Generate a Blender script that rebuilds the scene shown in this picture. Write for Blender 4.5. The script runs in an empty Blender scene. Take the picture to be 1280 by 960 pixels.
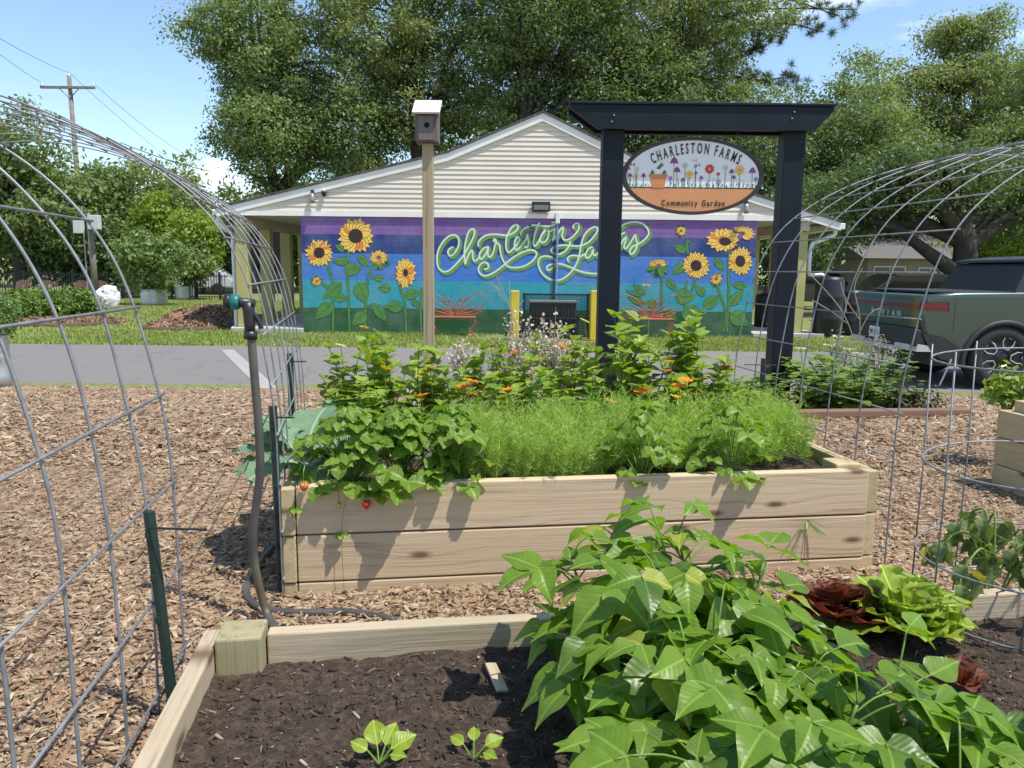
import bpy, bmesh, math, random
import numpy as np
from mathutils import Vector, Matrix, Quaternion, noise as mnoise
random.seed(7); RNG = np.random.default_rng(7)
S = bpy.context.scene
COL = S.collection
PI = math.pi
# ---------------------------------------------------------------- camera, sky, sun, exposure
F_PX, CAM_H, HORIZON, ROLL = 970.0, 0.95, 338.0, 0.6
PITCH = math.atan((480 - HORIZON) / F_PX)
cam_d = bpy.data.cameras.new('camera'); cam = bpy.data.objects.new('camera', cam_d); COL.objects.link(cam)
cam_d.sensor_width = 36; cam_d.lens = 36 * F_PX / 1280; cam_d.clip_start = .02; cam_d.clip_end = 1500
cam.matrix_world = Matrix.Translation((0, 0, CAM_H)) @ Matrix.Rotation(PI/2 - PITCH, 4, 'X') @ Matrix.Rotation(math.radians(ROLL), 4, 'Z')
S.camera = cam
SUN = Vector((.38, -.22, .90)).normalized()
EXPOSURE = 0.88
w = bpy.data.worlds.new('World'); S.world = w; w.use_nodes = True
nt = w.node_tree; N = nt.nodes; L = nt.links; N.clear()
sky = N.new('ShaderNodeTexSky'); sky.sky_type = 'NISHITA'; sky.sun_disc = False
sky.sun_elevation = math.asin(SUN.z); sky.sun_rotation = math.atan2(SUN.x, SUN.y)
sky.air_density = 1.0; sky.dust_density = .2; sky.ozone_density = 2.2
bg = N.new('ShaderNodeBackground'); bg.inputs[1].default_value = .12
tc = N.new('ShaderNodeTexCoord'); mp = N.new('ShaderNodeMapping'); mp.inputs['Scale'].default_value = (1.3, 1.3, 4.2); mp.inputs['Location'].default_value = (.55, .2, .35)
cn = N.new('ShaderNodeTexNoise'); cn.inputs['Scale'].default_value = 2.1; cn.inputs['Detail'].default_value = 9; cn.inputs['Roughness'].default_value = .58; cn.inputs['Distortion'].default_value = .35
cr = N.new('ShaderNodeValToRGB'); cr.color_ramp.elements[0].position = .57; cr.color_ramp.elements[1].position = .80
mx = N.new('ShaderNodeMixRGB'); mx.inputs[2].default_value = (7.5, 7.7, 8.0, 1)
L.new(tc.outputs['Generated'], mp.inputs[0]); L.new(mp.outputs[0], cn.inputs['Vector']); L.new(cn.outputs[0], cr.inputs[0])
L.new(cr.outputs[0], mx.inputs[0]); L.new(sky.outputs[0], mx.inputs[1]); L.new(mx.outputs[0], bg.inputs[0])
wo = N.new('ShaderNodeOutputWorld'); L.new(bg.outputs[0], wo.inputs[0])
sl = bpy.data.lights.new('sun', 'SUN'); sl.energy = 3.2; sl.angle = math.radians(.53); sl.color = (1, .955, .88)
so = bpy.data.objects.new('sun', sl); COL.objects.link(so); so.rotation_mode = 'QUATERNION'; so.rotation_quaternion = SUN.to_track_quat('Z', 'Y'); so.location = (0, 0, 30)
vs = S.view_settings; vs.view_transform = 'Standard'; vs.look = 'None'; vs.gamma = 1; vs.use_curve_mapping = False; vs.exposure = EXPOSURE
S.render.engine = 'CYCLES'; S.cycles.use_denoising = True
S.cycles.max_bounces = 8; S.cycles.transmission_bounces = 6; S.cycles.diffuse_bounces = 4; S.cycles.glossy_bounces = 3; S.cycles.transparent_max_bounces = 8
# ---------------------------------------------------------------- pixel helpers (1280x960 photo pixels)
_R = cam.matrix_world.to_3x3(); CAMP = Vector((0, 0, CAM_H))
def ray(x, y): return _R @ Vector(((x - 640) / F_PX, (480 - y) / F_PX, -1))
def atz(x, y, z=0.0):
    d = ray(x, y); return CAMP + d * ((z - CAM_H) / d.z)
def aty(x, y, Y):
    d = ray(x, y); return CAMP + d * (Y / d.y)
def gz(x, y):                                                # height of the ground
    if y <= 5.0: return 0.0
    if y >= 9.6: return -.55
    t = (y - 5.0) / 4.6; return -.55 * (t * .75 + .25 * t * t * (3 - 2 * t))
def atg(x, y):
    d = ray(x, y); lo, hi = .3, 400.0
    if d.z >= -1e-4: return CAMP + d * hi
    for _ in range(60):
        m = (lo + hi) / 2; p = CAMP + d * m
        if p.z > gz(p.x, p.y): lo = m
        else: hi = m
    return CAMP + d * lo
# ---------------------------------------------------------------- mesh helpers
class MB:
    def __init__(s): s.v = []; s.f = []; s.m = []; s.r = []; s.uv = []
    def add(s, vs, fs, m=0, r=None, uv=None):
        b = len(s.v); s.v += [tuple(p) for p in vs]
        rr = random.random() if r is None else r
        for f in fs: s.f.append(tuple(i + b for i in f)); s.m.append(m); s.r.append(rr)
        s.uv += list(uv) if uv is not None else [(0, 0)] * len(vs)
        return s
    def box(s, x0, x1, y0, y1, z0, z1, m=0, c=0.0):
        if c <= 0:
            return s.add([(x0,y0,z0),(x1,y0,z0),(x1,y1,z0),(x0,y1,z0),(x0,y0,z1),(x1,y0,z1),(x1,y1,z1),(x0,y1,z1)],
                  [(0,3,2,1),(4,5,6,7),(0,1,5,4),(1,2,6,5),(2,3,7,6),(3,0,4,7)], m)
        bm = bmesh.new(); bmesh.ops.create_cube(bm, size=1)
        for v in bm.verts: v.co = Vector(((x0+x1)/2 + v.co.x*(x1-x0), (y0+y1)/2 + v.co.y*(y1-y0), (z0+z1)/2 + v.co.z*(z1-z0)))
        bmesh.ops.bevel(bm, geom=bm.edges[:], offset=c, segments=2, affect='EDGES', profile=.5)
        return s.bm(bm, m)
    def bm(s, bm, m=0):
        bm.verts.ensure_lookup_table()
        for i, v in enumerate(bm.verts): v.index = i
        s.add([v.co[:] for v in bm.verts], [[v.index for v in f.verts] for f in bm.faces], m); bm.free(); return s
    def tube(s, pts, rad, n=6, m=0, cap=True, r=None):
        pts = [Vector(p) for p in pts]; k = len(pts)
        rad = rad if hasattr(rad, '__len__') else [rad] * k
        t0 = (pts[1] - pts[0]).normalized(); a = t0.orthogonal().normalized(); vs = []; fs = []
        for i in range(k):
            t = (pts[min(i+1, k-1)] - pts[max(i-1, 0)]).normalized()
            if t.length < .5: t = t0
            a = (a - t * a.dot(t)); a = a.normalized() if a.length > 1e-6 else t.orthogonal().normalized(); b = t.cross(a)
            for j in range(n):
                q = 2 * PI * j / n; vs.append(pts[i] + (a * math.cos(q) + b * math.sin(q)) * rad[i])
        for i in range(k - 1):
            for j in range(n): fs.append((i*n+j, i*n+(j+1) % n, (i+1)*n+(j+1) % n, (i+1)*n+j))
        if cap: fs.append(tuple(range(n-1, -1, -1))); fs.append(tuple(range((k-1)*n, k*n)))
        return s.add(vs, fs, m, r)
    def lathe(s, prof, n=20, m=0, c=(0, 0, 0), ax='z'):
        vs = []; fs = []
        for (r, z) in prof:
            for j in range(n):
                q = 2*PI*j/n; p = (r*math.cos(q), r*math.sin(q), z)
                if ax == 'y': p = (p[0], p[2], p[1])
                if ax == 'x': p = (p[2], p[0], p[1])
                vs.append((p[0]+c[0], p[1]+c[1], p[2]+c[2]))
        for i in range(len(prof)-1):
            for j in range(n): fs.append((i*n+j, i*n+(j+1) % n, (i+1)*n+(j+1) % n, (i+1)*n+j))
        return s.add(vs, fs, m)
    def prism(s, poly, y0, y1, m=0):                          # polygon in x,z swept along y
        n = len(poly); vs = [(x, y0, z) for x, z in poly] + [(x, y1, z) for x, z in poly]
        fs = [tuple(range(n)), tuple(range(2*n-1, n-1, -1))] + [(i, n+i, n+(i+1) % n, (i+1) % n) for i in range(n)]
        return s.add(vs, fs, m)
    def mesh(s, name, mats, smooth=False):
        me = bpy.data.meshes.new(name); me.from_pydata(s.v, [], s.f)
        for mt in (mats if isinstance(mats, (list, tuple)) else [mats]): me.materials.append(mt)
        me.polygons.foreach_set('material_index', s.m)
        at = me.attributes.new('rnd', 'FLOAT', 'FACE'); at.data.foreach_set('value', s.r)
        if any(u != (0, 0) for u in s.uv):
            uvl = me.uv_layers.new(name='UVMap'); idx = np.zeros(len(me.loops), dtype=np.int32); me.loops.foreach_get('vertex_index', idx)
            uvl.data.foreach_set('uv', np.array(s.uv, dtype=np.float32)[idx].ravel())
        if smooth: me.polygons.foreach_set('use_smooth', [True] * len(me.polygons))
        me.update(); return me
    def build(s, name, mats, parent=None, smooth=False, **k): return ob(name, s.mesh(name, mats, smooth), parent, **k)
def ob(name, me, parent=None, label=None, cat=None, group=None, kind=None, loc=None, rot=None, world=True):
    o = bpy.data.objects.new(name, me); COL.objects.link(o)
    if loc is not None: o.location = loc
    if rot is not None: o.rotation_euler = rot
    if parent is not None:
        o.parent = parent
        if world: o.matrix_parent_inverse = wm(parent).inverted()
    if label: o['label'] = label
    if cat: o['category'] = cat
    if group: o['group'] = group
    if kind: o['kind'] = kind
    return o
def wm(o):
    m = o.matrix_basis.copy()
    if o.parent: m = wm(o.parent) @ o.matrix_parent_inverse @ m
    return m
def thing(name, label, cat, loc=(0, 0, 0), rz=0, group=None, kind=None):
    return ob(name, None, None, label, cat, group, kind, loc, (0, 0, rz))
def dup(root, loc, rz=0, label=None, scale=1.0, tilt=(0, 0)):
    kids = {}
    for o in ALLKIDS(root): kids.setdefault(o.parent, []).append(o)
    r = root.copy(); COL.objects.link(r); r.location = loc; r.rotation_euler = (tilt[0], tilt[1], rz); r.scale = (scale,)*3 if not hasattr(scale, '__len__') else scale
    if label: r['label'] = label
    def rec(src, dst):
        for ch in kids.get(src, []):
            c = ch.copy(); COL.objects.link(c); c.parent = dst; rec(ch, c)
    rec(root, r); return r
def ALLKIDS(root):
    out = []; st = list(root.children)
    while st:
        o = st.pop(); out.append(o); st += list(o.children)
    return out
def np_mesh(name, V, Fc, mats, rnd=None, uv=None, smooth=False):   # V (n,3), Fc (m,3|4)
    me = bpy.data.meshes.new(name); n, m, k = len(V), len(Fc), Fc.shape[1]
    me.vertices.add(n); me.vertices.foreach_set('co', np.asarray(V, np.float32).ravel())
    me.loops.add(m*k); me.loops.foreach_set('vertex_index', Fc.astype(np.int32).ravel())
    me.polygons.add(m); me.polygons.foreach_set('loop_start', np.arange(0, m*k, k, dtype=np.int32)); me.polygons.foreach_set('loop_total', np.full(m, k, np.int32))
    for mt in (mats if isinstance(mats, (list, tuple)) else [mats]): me.materials.append(mt)
    if rnd is not None:
        at = me.attributes.new('rnd', 'FLOAT', 'FACE'); at.data.foreach_set('value', np.asarray(rnd, np.float32))
    if uv is not None:
        l = me.uv_layers.new(name='UVMap'); l.data.foreach_set('uv', np.asarray(uv, np.float32)[Fc.ravel()].ravel())
    if smooth: me.polygons.foreach_set('use_smooth', np.ones(m, bool))
    me.update(calc_edges=True); return me
def rot_frames(nrm, ang):                                     # frames (N,3,3): columns x (length), y (width), z (normal)
    z = nrm / np.linalg.norm(nrm, axis=1, keepdims=True)
    h = np.where(np.abs(z[:, 2:3]) < .9, np.array([[0, 0, 1.]]), np.array([[1., 0, 0]]))
    x = np.cross(h, z); x /= np.linalg.norm(x, axis=1, keepdims=True); y = np.cross(z, x)
    c, s_ = np.cos(ang)[:, None], np.sin(ang)[:, None]
    X = x*c + y*s_; Yv = np.cross(z, X)
    return np.stack([X, Yv, z], axis=2)
def scatter(tv, tf, P, Rm, sc):                               # copies of a template joined into arrays
    n, k = len(P), len(tv); sc = np.asarray(sc); sc = sc[:, None] if sc.ndim == 1 else sc
    V = np.einsum('nij,nkj->nki', Rm, tv[None] * sc[:, None, :] if sc.shape[1] == 3 else tv[None]*sc[:, :, None]) + P[:, None, :]
    Fc = tf[None] + (np.arange(n) * k)[:, None, None]
    return V.reshape(-1, 3), Fc.reshape(-1, tf.shape[1])
def crom(pts, n=6, closed=False):                             # Catmull-Rom through points
    pts = [Vector(p) for p in pts]; out = []; k = len(pts)
    for i in range(k - 1):
        p0, p1, p2, p3 = pts[max(i-1, 0)], pts[i], pts[i+1], pts[min(i+2, k-1)]
        for j in range(n):
            t = j / n; out.append(.5 * ((2*p1) + (p2-p0)*t + (2*p0-5*p1+4*p2-p3)*t*t + (3*p1-p0-3*p2+p3)*t**3))
    out.append(pts[-1]); return out
# ---------------------------------------------------------------- materials
def nodes(name):
    m = bpy.data.materials.new(name); m.use_nodes = True; n = m.node_tree
    return m, n.nodes, n.links, n.nodes['Principled BSDF'], n.nodes['Material Output']
def c4(c): return (c[0], c[1], c[2], 1)
def mixc(N, L, fac, a, b, mode='MIX'):
    x = N.new('ShaderNodeMixRGB'); x.blend_type = mode
    for i, q in ((0, fac), (1, a), (2, b)):
        if isinstance(q, bpy.types.NodeSocket): L.new(q, x.inputs[i])
        else: x.inputs[i].default_value = q if i == 0 else c4(q)
    return x.outputs[0]
def noi(N, L, vec, scale, detail=4, rough=.55, dist=0.0):
    x = N.new('ShaderNodeTexNoise'); x.inputs['Scale'].default_value = scale; x.inputs['Detail'].default_value = detail; x.inputs['Roughness'].default_value = rough; x.inputs['Distortion'].default_value = dist
    if vec is not None: L.new(vec, x.inputs['Vector'])
    return x.outputs[0]
def ramp(N, L, fac, *st):
    x = N.new('ShaderNodeValToRGB'); e = x.color_ramp.elements
    while len(e) < len(st): e.new(.5)
    for i, (p, c) in enumerate(st): e[i].position = p; e[i].color = c4(c) if hasattr(c, '__len__') else (c, c, c, 1)
    L.new(fac, x.inputs[0]); return x.outputs[0]
def mapping(N, L, src, scale=(1, 1, 1), loc=(0, 0, 0)):
    m = N.new('ShaderNodeMapping'); m.inputs['Scale'].default_value = scale; m.inputs['Location'].default_value = loc; L.new(src, m.inputs[0]); return m.outputs[0]
def bump(N, L, B, h, st=.3, dist=.01):
    b = N.new('ShaderNodeBump'); b.inputs['Strength'].default_value = st; b.inputs['Distance'].default_value = dist; L.new(h, b.inputs['Height']); L.new(b.outputs[0], B.inputs['Normal'])
def math_n(N, L, op, a, b=0.0):
    x = N.new('ShaderNodeMath'); x.operation = op
    for i, q in ((0, a), (1, b)):
        if isinstance(q, bpy.types.NodeSocket): L.new(q, x.inputs[i])
        else: x.inputs[i].default_value = q
    return x.outputs[0]
def M(name, c, rough=.6, var=.12, scale=6, metal=0, bmp=0, bs=40, spec=.5, dirt=None, coat=0):
    m, N, L, B, O = nodes(name); t = N.new('ShaderNodeTexCoord').outputs['Object']
    n1 = noi(N, L, t, scale, 6)
    lo = [x*(1-var) for x in c]; hi = [min(1, x*(1+var)) for x in c]
    col = ramp(N, L, n1, (.3, lo), (.7, hi))
    if dirt: col = mixc(N, L, ramp(N, L, noi(N, L, t, scale*.35, 8, .65), (.5, 0.0), (.75, .7)), col, dirt)
    L.new(col, B.inputs['Base Color']); B.inputs['Roughness'].default_value = rough; B.inputs['Metallic'].default_value = metal
    B.inputs['Specular IOR Level'].default_value = spec; B.inputs['Coat Weight'].default_value = coat; B.inputs['Coat Roughness'].default_value = .06
    if bmp: bump(N, L, B, noi(N, L, t, bs, 5), bmp, .01)
    return m
def leafmat(name, c1, c2, trans=.35, veins=0.0, rough=.42, tint=(1.25, 1.3, .55), spec=.4, vc=None, nscale=3.0):
    m, N, L, B, O = nodes(name); at = N.new('ShaderNodeAttribute'); at.attribute_name = 'rnd'
    oi = N.new('ShaderNodeObjectInfo'); tcn = N.new('ShaderNodeTexCoord')
    f = math_n(N, L, 'ADD', math_n(N, L, 'MULTIPLY', at.outputs['Fac'], .6), math_n(N, L, 'MULTIPLY', oi.outputs['Random'], .4))
    col = mixc(N, L, f, c1, c2)
    col = mixc(N, L, .5, col, ramp(N, L, noi(N, L, tcn.outputs['Object'], nscale, 3), (.3, .62), (.7, 1.0)), 'MULTIPLY')
    if veins:
        sx = N.new('ShaderNodeSeparateXYZ'); L.new(tcn.outputs['UV'], sx.inputs[0])
        u, v_ = sx.outputs[0], sx.outputs[1]; av = math_n(N, L, 'ABSOLUTE', v_)
        mid = math_n(N, L, 'LESS_THAN', av, .022)
        q = math_n(N, L, 'SUBTRACT', u, math_n(N, L, 'MULTIPLY', av, .75))
        fr = math_n(N, L, 'FRACT', math_n(N, L, 'MULTIPLY', q, 8.0))
        tri = math_n(N, L, 'ABSOLUTE', math_n(N, L, 'SUBTRACT', fr, .5))
        side = math_n(N, L, 'MULTIPLY', ramp(N, L, tri, (0.0, 1.0), (.07, 0.0)), math_n(N, L, 'GREATER_THAN', av, .001))
        vv = math_n(N, L, 'MAXIMUM', mid, math_n(N, L, 'MULTIPLY', side, .35))
        col = mixc(N, L, math_n(N, L, 'MULTIPLY', vv, veins), col, vc or tuple(min(1, a*1.9+.05) for a in c2))
        ht = math_n(N, L, 'SUBTRACT', ramp(N, L, tri, (0.0, 0.0), (.5, 1.0)), math_n(N, L, 'MULTIPLY', mid, .7))
        b = N.new('ShaderNodeBump'); b.inputs['Strength'].default_value = .14; b.inputs['Distance'].default_value = .002; L.new(ht, b.inputs['Height']); L.new(b.outputs[0], B.inputs['Normal'])
    L.new(col, B.inputs['Base Color']); B.inputs['Roughness'].default_value = rough; B.inputs['Specular IOR Level'].default_value = spec
    tr = N.new('ShaderNodeBsdfTranslucent'); L.new(mixc(N, L, 1.0, col, tint, 'MULTIPLY'), tr.inputs[0])
    ms = N.new('ShaderNodeMixShader'); ms.inputs[0].default_value = trans; L.new(B.outputs[0], ms.inputs[1]); L.new(tr.outputs[0], ms.inputs[2]); L.new(ms.outputs[0], O.inputs[0])
    return m
def wood(name, light, dark, knots=True, sc=1.0, green=None, rough=.75):
    m, N, L, B, O = nodes(name); tcn = N.new('ShaderNodeTexCoord'); oi = N.new('ShaderNodeObjectInfo')
    cmb = N.new('ShaderNodeCombineXYZ'); L.new(math_n(N, L, 'MULTIPLY', oi.outputs['Random'], 37.0), cmb.inputs[0]); L.new(math_n(N, L, 'MULTIPLY', oi.outputs['Random'], 11.0), cmb.inputs[2])
    ad = N.new('ShaderNodeVectorMath'); ad.operation = 'ADD'; L.new(tcn.outputs['Object'], ad.inputs[0]); L.new(cmb.outputs[0], ad.inputs[1]); P = ad.outputs[0]
    kn = None
    if knots:
        vo = N.new('ShaderNodeTexVoronoi'); vo.feature = 'F1'; vo.inputs['Scale'].default_value = 1; vo.voronoi_dimensions = '2D'; sp_ = N.new('ShaderNodeSeparateXYZ'); L.new(P, sp_.inputs[0]); ck = N.new('ShaderNodeCombineXYZ'); L.new(math_n(N, L, 'MULTIPLY', sp_.outputs[0], 1.9*sc), ck.inputs[0]); L.new(math_n(N, L, 'MULTIPLY', sp_.outputs[2], 5.5*sc), ck.inputs[1]); L.new(ck.outputs[0], vo.inputs['Vector']); kn = vo.outputs['Distance']
    base = mapping(N, L, P, (.9*sc, 52*sc, 52*sc))
    if knots:
        off = N.new('ShaderNodeVectorMath'); off.operation = 'ADD'; cm2 = N.new('ShaderNodeCombineXYZ'); L.new(math_n(N, L, 'MULTIPLY', ramp(N, L, kn, (0.0, 1.0), (.4, 0.0)), 1.5), cm2.inputs[2]); L.new(base, off.inputs[0]); L.new(cm2.outputs[0], off.inputs[1]); base = off.outputs[0]
    g = noi(N, L, base, 1.0, 5, .62, .3); g2 = noi(N, L, mapping(N, L, P, (5*sc, 190*sc, 190*sc)), 1.0, 3, .6)
    gg = math_n(N, L, 'ADD', math_n(N, L, 'MULTIPLY', g, .7), math_n(N, L, 'MULTIPLY', g2, .3))
    col = ramp(N, L, gg, (.34, dark), (.47, light), (.7, [min(1, x*1.12) for x in light]))
    col = mixc(N, L, math_n(N, L, 'MULTIPLY', oi.outputs['Random'], .25), col, dark)
    if green: col = mixc(N, L, ramp(N, L, noi(N, L, P, 3.0*sc, 6, .65), (.42, 0.0), (.7, .55)), col, green)
    if knots: col = mixc(N, L, ramp(N, L, kn, (.03, .85), (.05, .45), (.085, 0.0)), col, (.10, .052, .026))
    L.new(col, B.inputs['Base Color']); B.inputs['Roughness'].default_value = rough; B.inputs['Specular IOR Level'].default_value = .25
    bump(N, L, B, gg, .6, .004); return m
# ================================================================ the ground
GREEN_D = (.035, .06, .018)
def lawn_mat():
    m, N, L, B, O = nodes('lawn'); t = N.new('ShaderNodeTexCoord').outputs['Object']
    a = ramp(N, L, noi(N, L, t, 9, 8, .7), (.3, (.10, .125, .03)), (.5, (.19, .21, .06)), (.7, (.29, .28, .11)))
    col = mixc(N, L, ramp(N, L, noi(N, L, t, .55, 5, .6), (.56, 0.0), (.7, .75)), a, (.27, .19, .12))
    L.new(col, B.inputs['Base Color']); B.inputs['Roughness'].default_value = .9; bump(N, L, B, noi(N, L, t, 40, 6, .7), .8, .03); return m
def road_mat():
    m, N, L, B, O = nodes('asphalt'); t = N.new('ShaderNodeTexCoord').outputs['Object']
    a = ramp(N, L, noi(N, L, t, 160, 3, .8), (.3, (.095, .087, .078)), (.5, (.175, .161, .147)), (.72, (.31, .29, .268)))
    a = mixc(N, L, ramp(N, L, noi(N, L, t, .8, 6, .6), (.35, 0.0), (.75, .4)), a, (.20, .19, .18))
    vo = N.new('ShaderNodeTexVoronoi'); vo.feature = 'DISTANCE_TO_EDGE'; vo.inputs['Scale'].default_value = .45
    ds = N.new('ShaderNodeVectorMath'); ds.operation = 'ADD'; sc_ = N.new('ShaderNodeVectorMath'); sc_.operation = 'SCALE'; nn = N.new('ShaderNodeTexNoise'); nn.inputs['Scale'].default_value = 2.5; nn.inputs['Detail'].default_value = 6; L.new(t, nn.inputs['Vector'])
    L.new(nn.outputs['Color'], sc_.inputs[0]); sc_.inputs['Scale'].default_value = .7; L.new(t, ds.inputs[0]); L.new(sc_.outputs[0], ds.inputs[1]); L.new(ds.outputs[0], vo.inputs['Vector'])
    a = mixc(N, L, ramp(N, L, vo.outputs['Distance'], (.004, .3), (.012, 0.0)), a, (.05, .05, .052))
    L.new(a, B.inputs['Base Color']); B.inputs['Roughness'].default_value = .85; bump(N, L, B, noi(N, L, t, 120, 4, .7), .5, .01); return m
CH = [(.42, .305, .19), (.31, .212, .127), (.20, .13, .078), (.50, .39, .265), (.33, .185, .10), (.11, .071, .046)]
def mulch_mat():
    m, N, L, B, O = nodes('mulch'); t = N.new('ShaderNodeTexCoord').outputs['Object']
    outs = []
    for k, (sc, an) in enumerate((((24, 62, 10), .6), ((58, 26, 10), -.5))):
        mp = N.new('ShaderNodeMapping'); mp.inputs['Scale'].default_value = sc; mp.inputs['Rotation'].default_value = (0, 0, an); L.new(t, mp.inputs[0])
        vo = N.new('ShaderNodeTexVoronoi'); vo.inputs['Scale'].default_value = 1; L.new(mp.outputs[0], vo.inputs['Vector']); outs.append(vo)
    f = ramp(N, L, noi(N, L, t, 14, 2), (.45, 0.0), (.55, 1.0))
    v = mixc(N, L, f, outs[0].outputs['Color'], outs[1].outputs['Color']); d = mixc(N, L, f, outs[0].outputs['Distance'], outs[1].outputs['Distance'])
    sx = N.new('ShaderNodeSeparateColor'); L.new(v, sx.inputs[0])
    col = ramp(N, L, sx.outputs[0], (.0, CH[5]), (.2, CH[2]), (.45, CH[1]), (.7, CH[0]), (.88, CH[4]), (1.0, CH[3]))
    col = mixc(N, L, .35, col, ramp(N, L, noi(N, L, t, 1.2, 4), (.35, .55), (.65, 1.0)), 'MULTIPLY')
    L.new(col, B.inputs['Base Color']); B.inputs['Roughness'].default_value = .9; bump(N, L, B, d, .9, .02); return m
def chip_mat():
    m, N, L, B, O = nodes('wood_chip'); at = N.new('ShaderNodeAttribute'); at.attribute_name = 'rnd'; t = N.new('ShaderNodeTexCoord').outputs['Object']
    col = ramp(N, L, at.outputs['Fac'], (.0, CH[5]), (.12, CH[2]), (.3, CH[4]), (.5, CH[1]), (.75, CH[0]), (1.0, CH[3]))
    col = mixc(N, L, .5, col, ramp(N, L, noi(N, L, t, 90, 3), (.3, .6), (.7, 1.0)), 'MULTIPLY')
    L.new(col, B.inputs['Base Color']); B.inputs['Roughness'].default_value = .85; return m
M_LAWN, M_ROAD, M_MULCH, M_CHIP = lawn_mat(), road_mat(), mulch_mat(), chip_mat()
M_CONC = M('concrete', (.42, .40, .37), .85, .15, 3, bmp=.3, bs=60, dirt=(.25, .23, .2))
def sheet(name, xs, ys, zf, mt, kind='structure'):
    V = np.array([(x, y, zf(x, y)) for y in ys for x in xs]); nx = len(xs)
    Fc = np.array([(j*nx+i, j*nx+i+1, (j+1)*nx+i+1, (j+1)*nx+i) for j in range(len(ys)-1) for i in range(nx-1)])
    return ob(name, np_mesh(name, V, Fc, mt), kind=kind)
sheet('ground', [-900, -200, -60, -20, -8, 0, 8, 20, 60, 200, 900], [-60, -8, 0, 5] + [5+.46*k for k in range(1, 11)] + [14, 20, 40, 90, 250, 1200], lambda x, y: gz(x, y) - .006, M_LAWN)
def mul_z(x, y):
    e = 9.55 + .12*math.sin(x*3.1) + .1*math.sin(x*7.3+1)
    return gz(x, y) + .012*mnoise.noise(Vector((x*1.3, y*1.3, 0))) + .006
sheet('mulch', [-14+.35*k for k in range(81)], [-3, -1.5, 0] + [.3*k for k in range(1, 32)] + [9.45, 9.62], lambda x, y: mul_z(x, y), M_MULCH)
sheet('road', [-80, -30, -12, -6, 0, 6, 12, 30, 80], [9.45, 10.5, 12, 13.4, 14.9], lambda x, y: -.546 - (.02 if y < 9.6 else 0), M_ROAD)
M_LINE = M('faded_paint', (.33, .32, .30), .8, .2, 14, dirt=(.17, .165, .16))
a, b, c, d = atz(276, 437, -.541), atz(292, 437, -.541), atz(352, 489, -.541), atz(328, 489, -.541)
MB().add([(p.x, min(p.y, 14.6), -.541) for p in (a, b, c, d)], [(0, 1, 2, 3)]).build('parking_line', M_LINE, label='faded pale parking line painted across the asphalt left of the birdhouse post', cat='line')
# pale walk and dirt strip far left
sheet('path', [-22, -16, -13.2], [26.2, 27.0], lambda x, y: -.552, M_CONC)
# ---- wood chips lying on the mulch (nobody could count them)
YAW = math.radians(8.3); UX = Vector((math.cos(YAW), math.sin(YAW), 0)); VX = Vector((-math.sin(YAW), math.cos(YAW), 0))
BED_FL = atz(372, 745); FG_C = atz(274, 794, .184)
BEDL, BEDD = 1.79, 1.05
def inbed(P):
    q = P[:, :2] - np.array(BED_FL[:2]); uu = q @ np.array(UX[:2]); vv = q @ np.array(VX[:2]); a_ = (uu > -.05) & (uu < BEDL+.05) & (vv > 0) & (vv < BEDD)
    q = P[:, :2] - np.array(FG_C[:2]); uu = q @ np.array(UX[:2]); vv = q @ np.array(VX[:2]); b_ = (uu > -.02) & (uu < 2.6) & (vv < .04)
    return a_ | b_
def chips(n, y0, y1, s0, s1, tmpl, tf, zlift):
    y = y0 * (y1/y0) ** RNG.random(n); x = (RNG.random(n)*2-1) * (.78*y + .5)
    P = np.stack([x, y, np.zeros(n)], 1); P = P[~inbed(P)]; n = len(P)
    P[:, 2] = [mul_z(a, b) for a, b in P[:, :2]]; P[:, 2] += zlift * RNG.random(n)
    nr = RNG.normal(0, .33, (n, 3)); nr[:, 2] = 1
    Rm = rot_frames(nr, RNG.random(n)*2*PI); ln = s0 + (s1-s0)*RNG.random(n)**2.4
    sc = np.stack([ln, ln*(.10+.30*RNG.random(n)**1.3), ln*.16+.001], 1)
    V, Fc = scatter(tmpl, tf, P, Rm, sc); return V, Fc, np.repeat(RNG.random(n), len(tf))
bt = np.array([(-.5,-.5,0),(.5,-.35,0),(.5,.4,0),(-.4,.5,0),(-.48,-.4,.5),(.42,-.3,.6),(.45,.3,.45),(-.42,.42,.5)], float)
bf = np.array([(4,5,6,7),(0,1,5,4),(1,2,6,5),(2,3,7,6),(3,0,4,7)])
ft = np.array([(-.5,-.4,.2),(.5,-.5,0),(.45,.5,.3),(-.5,.35,.1)], float); ff = np.array([(0,1,2,3)])
A = chips(115000, 1.0, 4.8, .005, .037, bt, bf, .012); Bc = chips(50000, 3.6, 9.6, .02, .07, ft, ff, .016)
ob('mulch_chips', np_mesh('mulch_chips', np.concatenate([A[0], Bc[0]]), np.concatenate([A[1], Bc[1]+len(A[0])]), M_CHIP, np.concatenate([A[2], Bc[2]])), label='loose brown wood chip mulch covering the garden paths', cat='mulch', kind='stuff')
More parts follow.
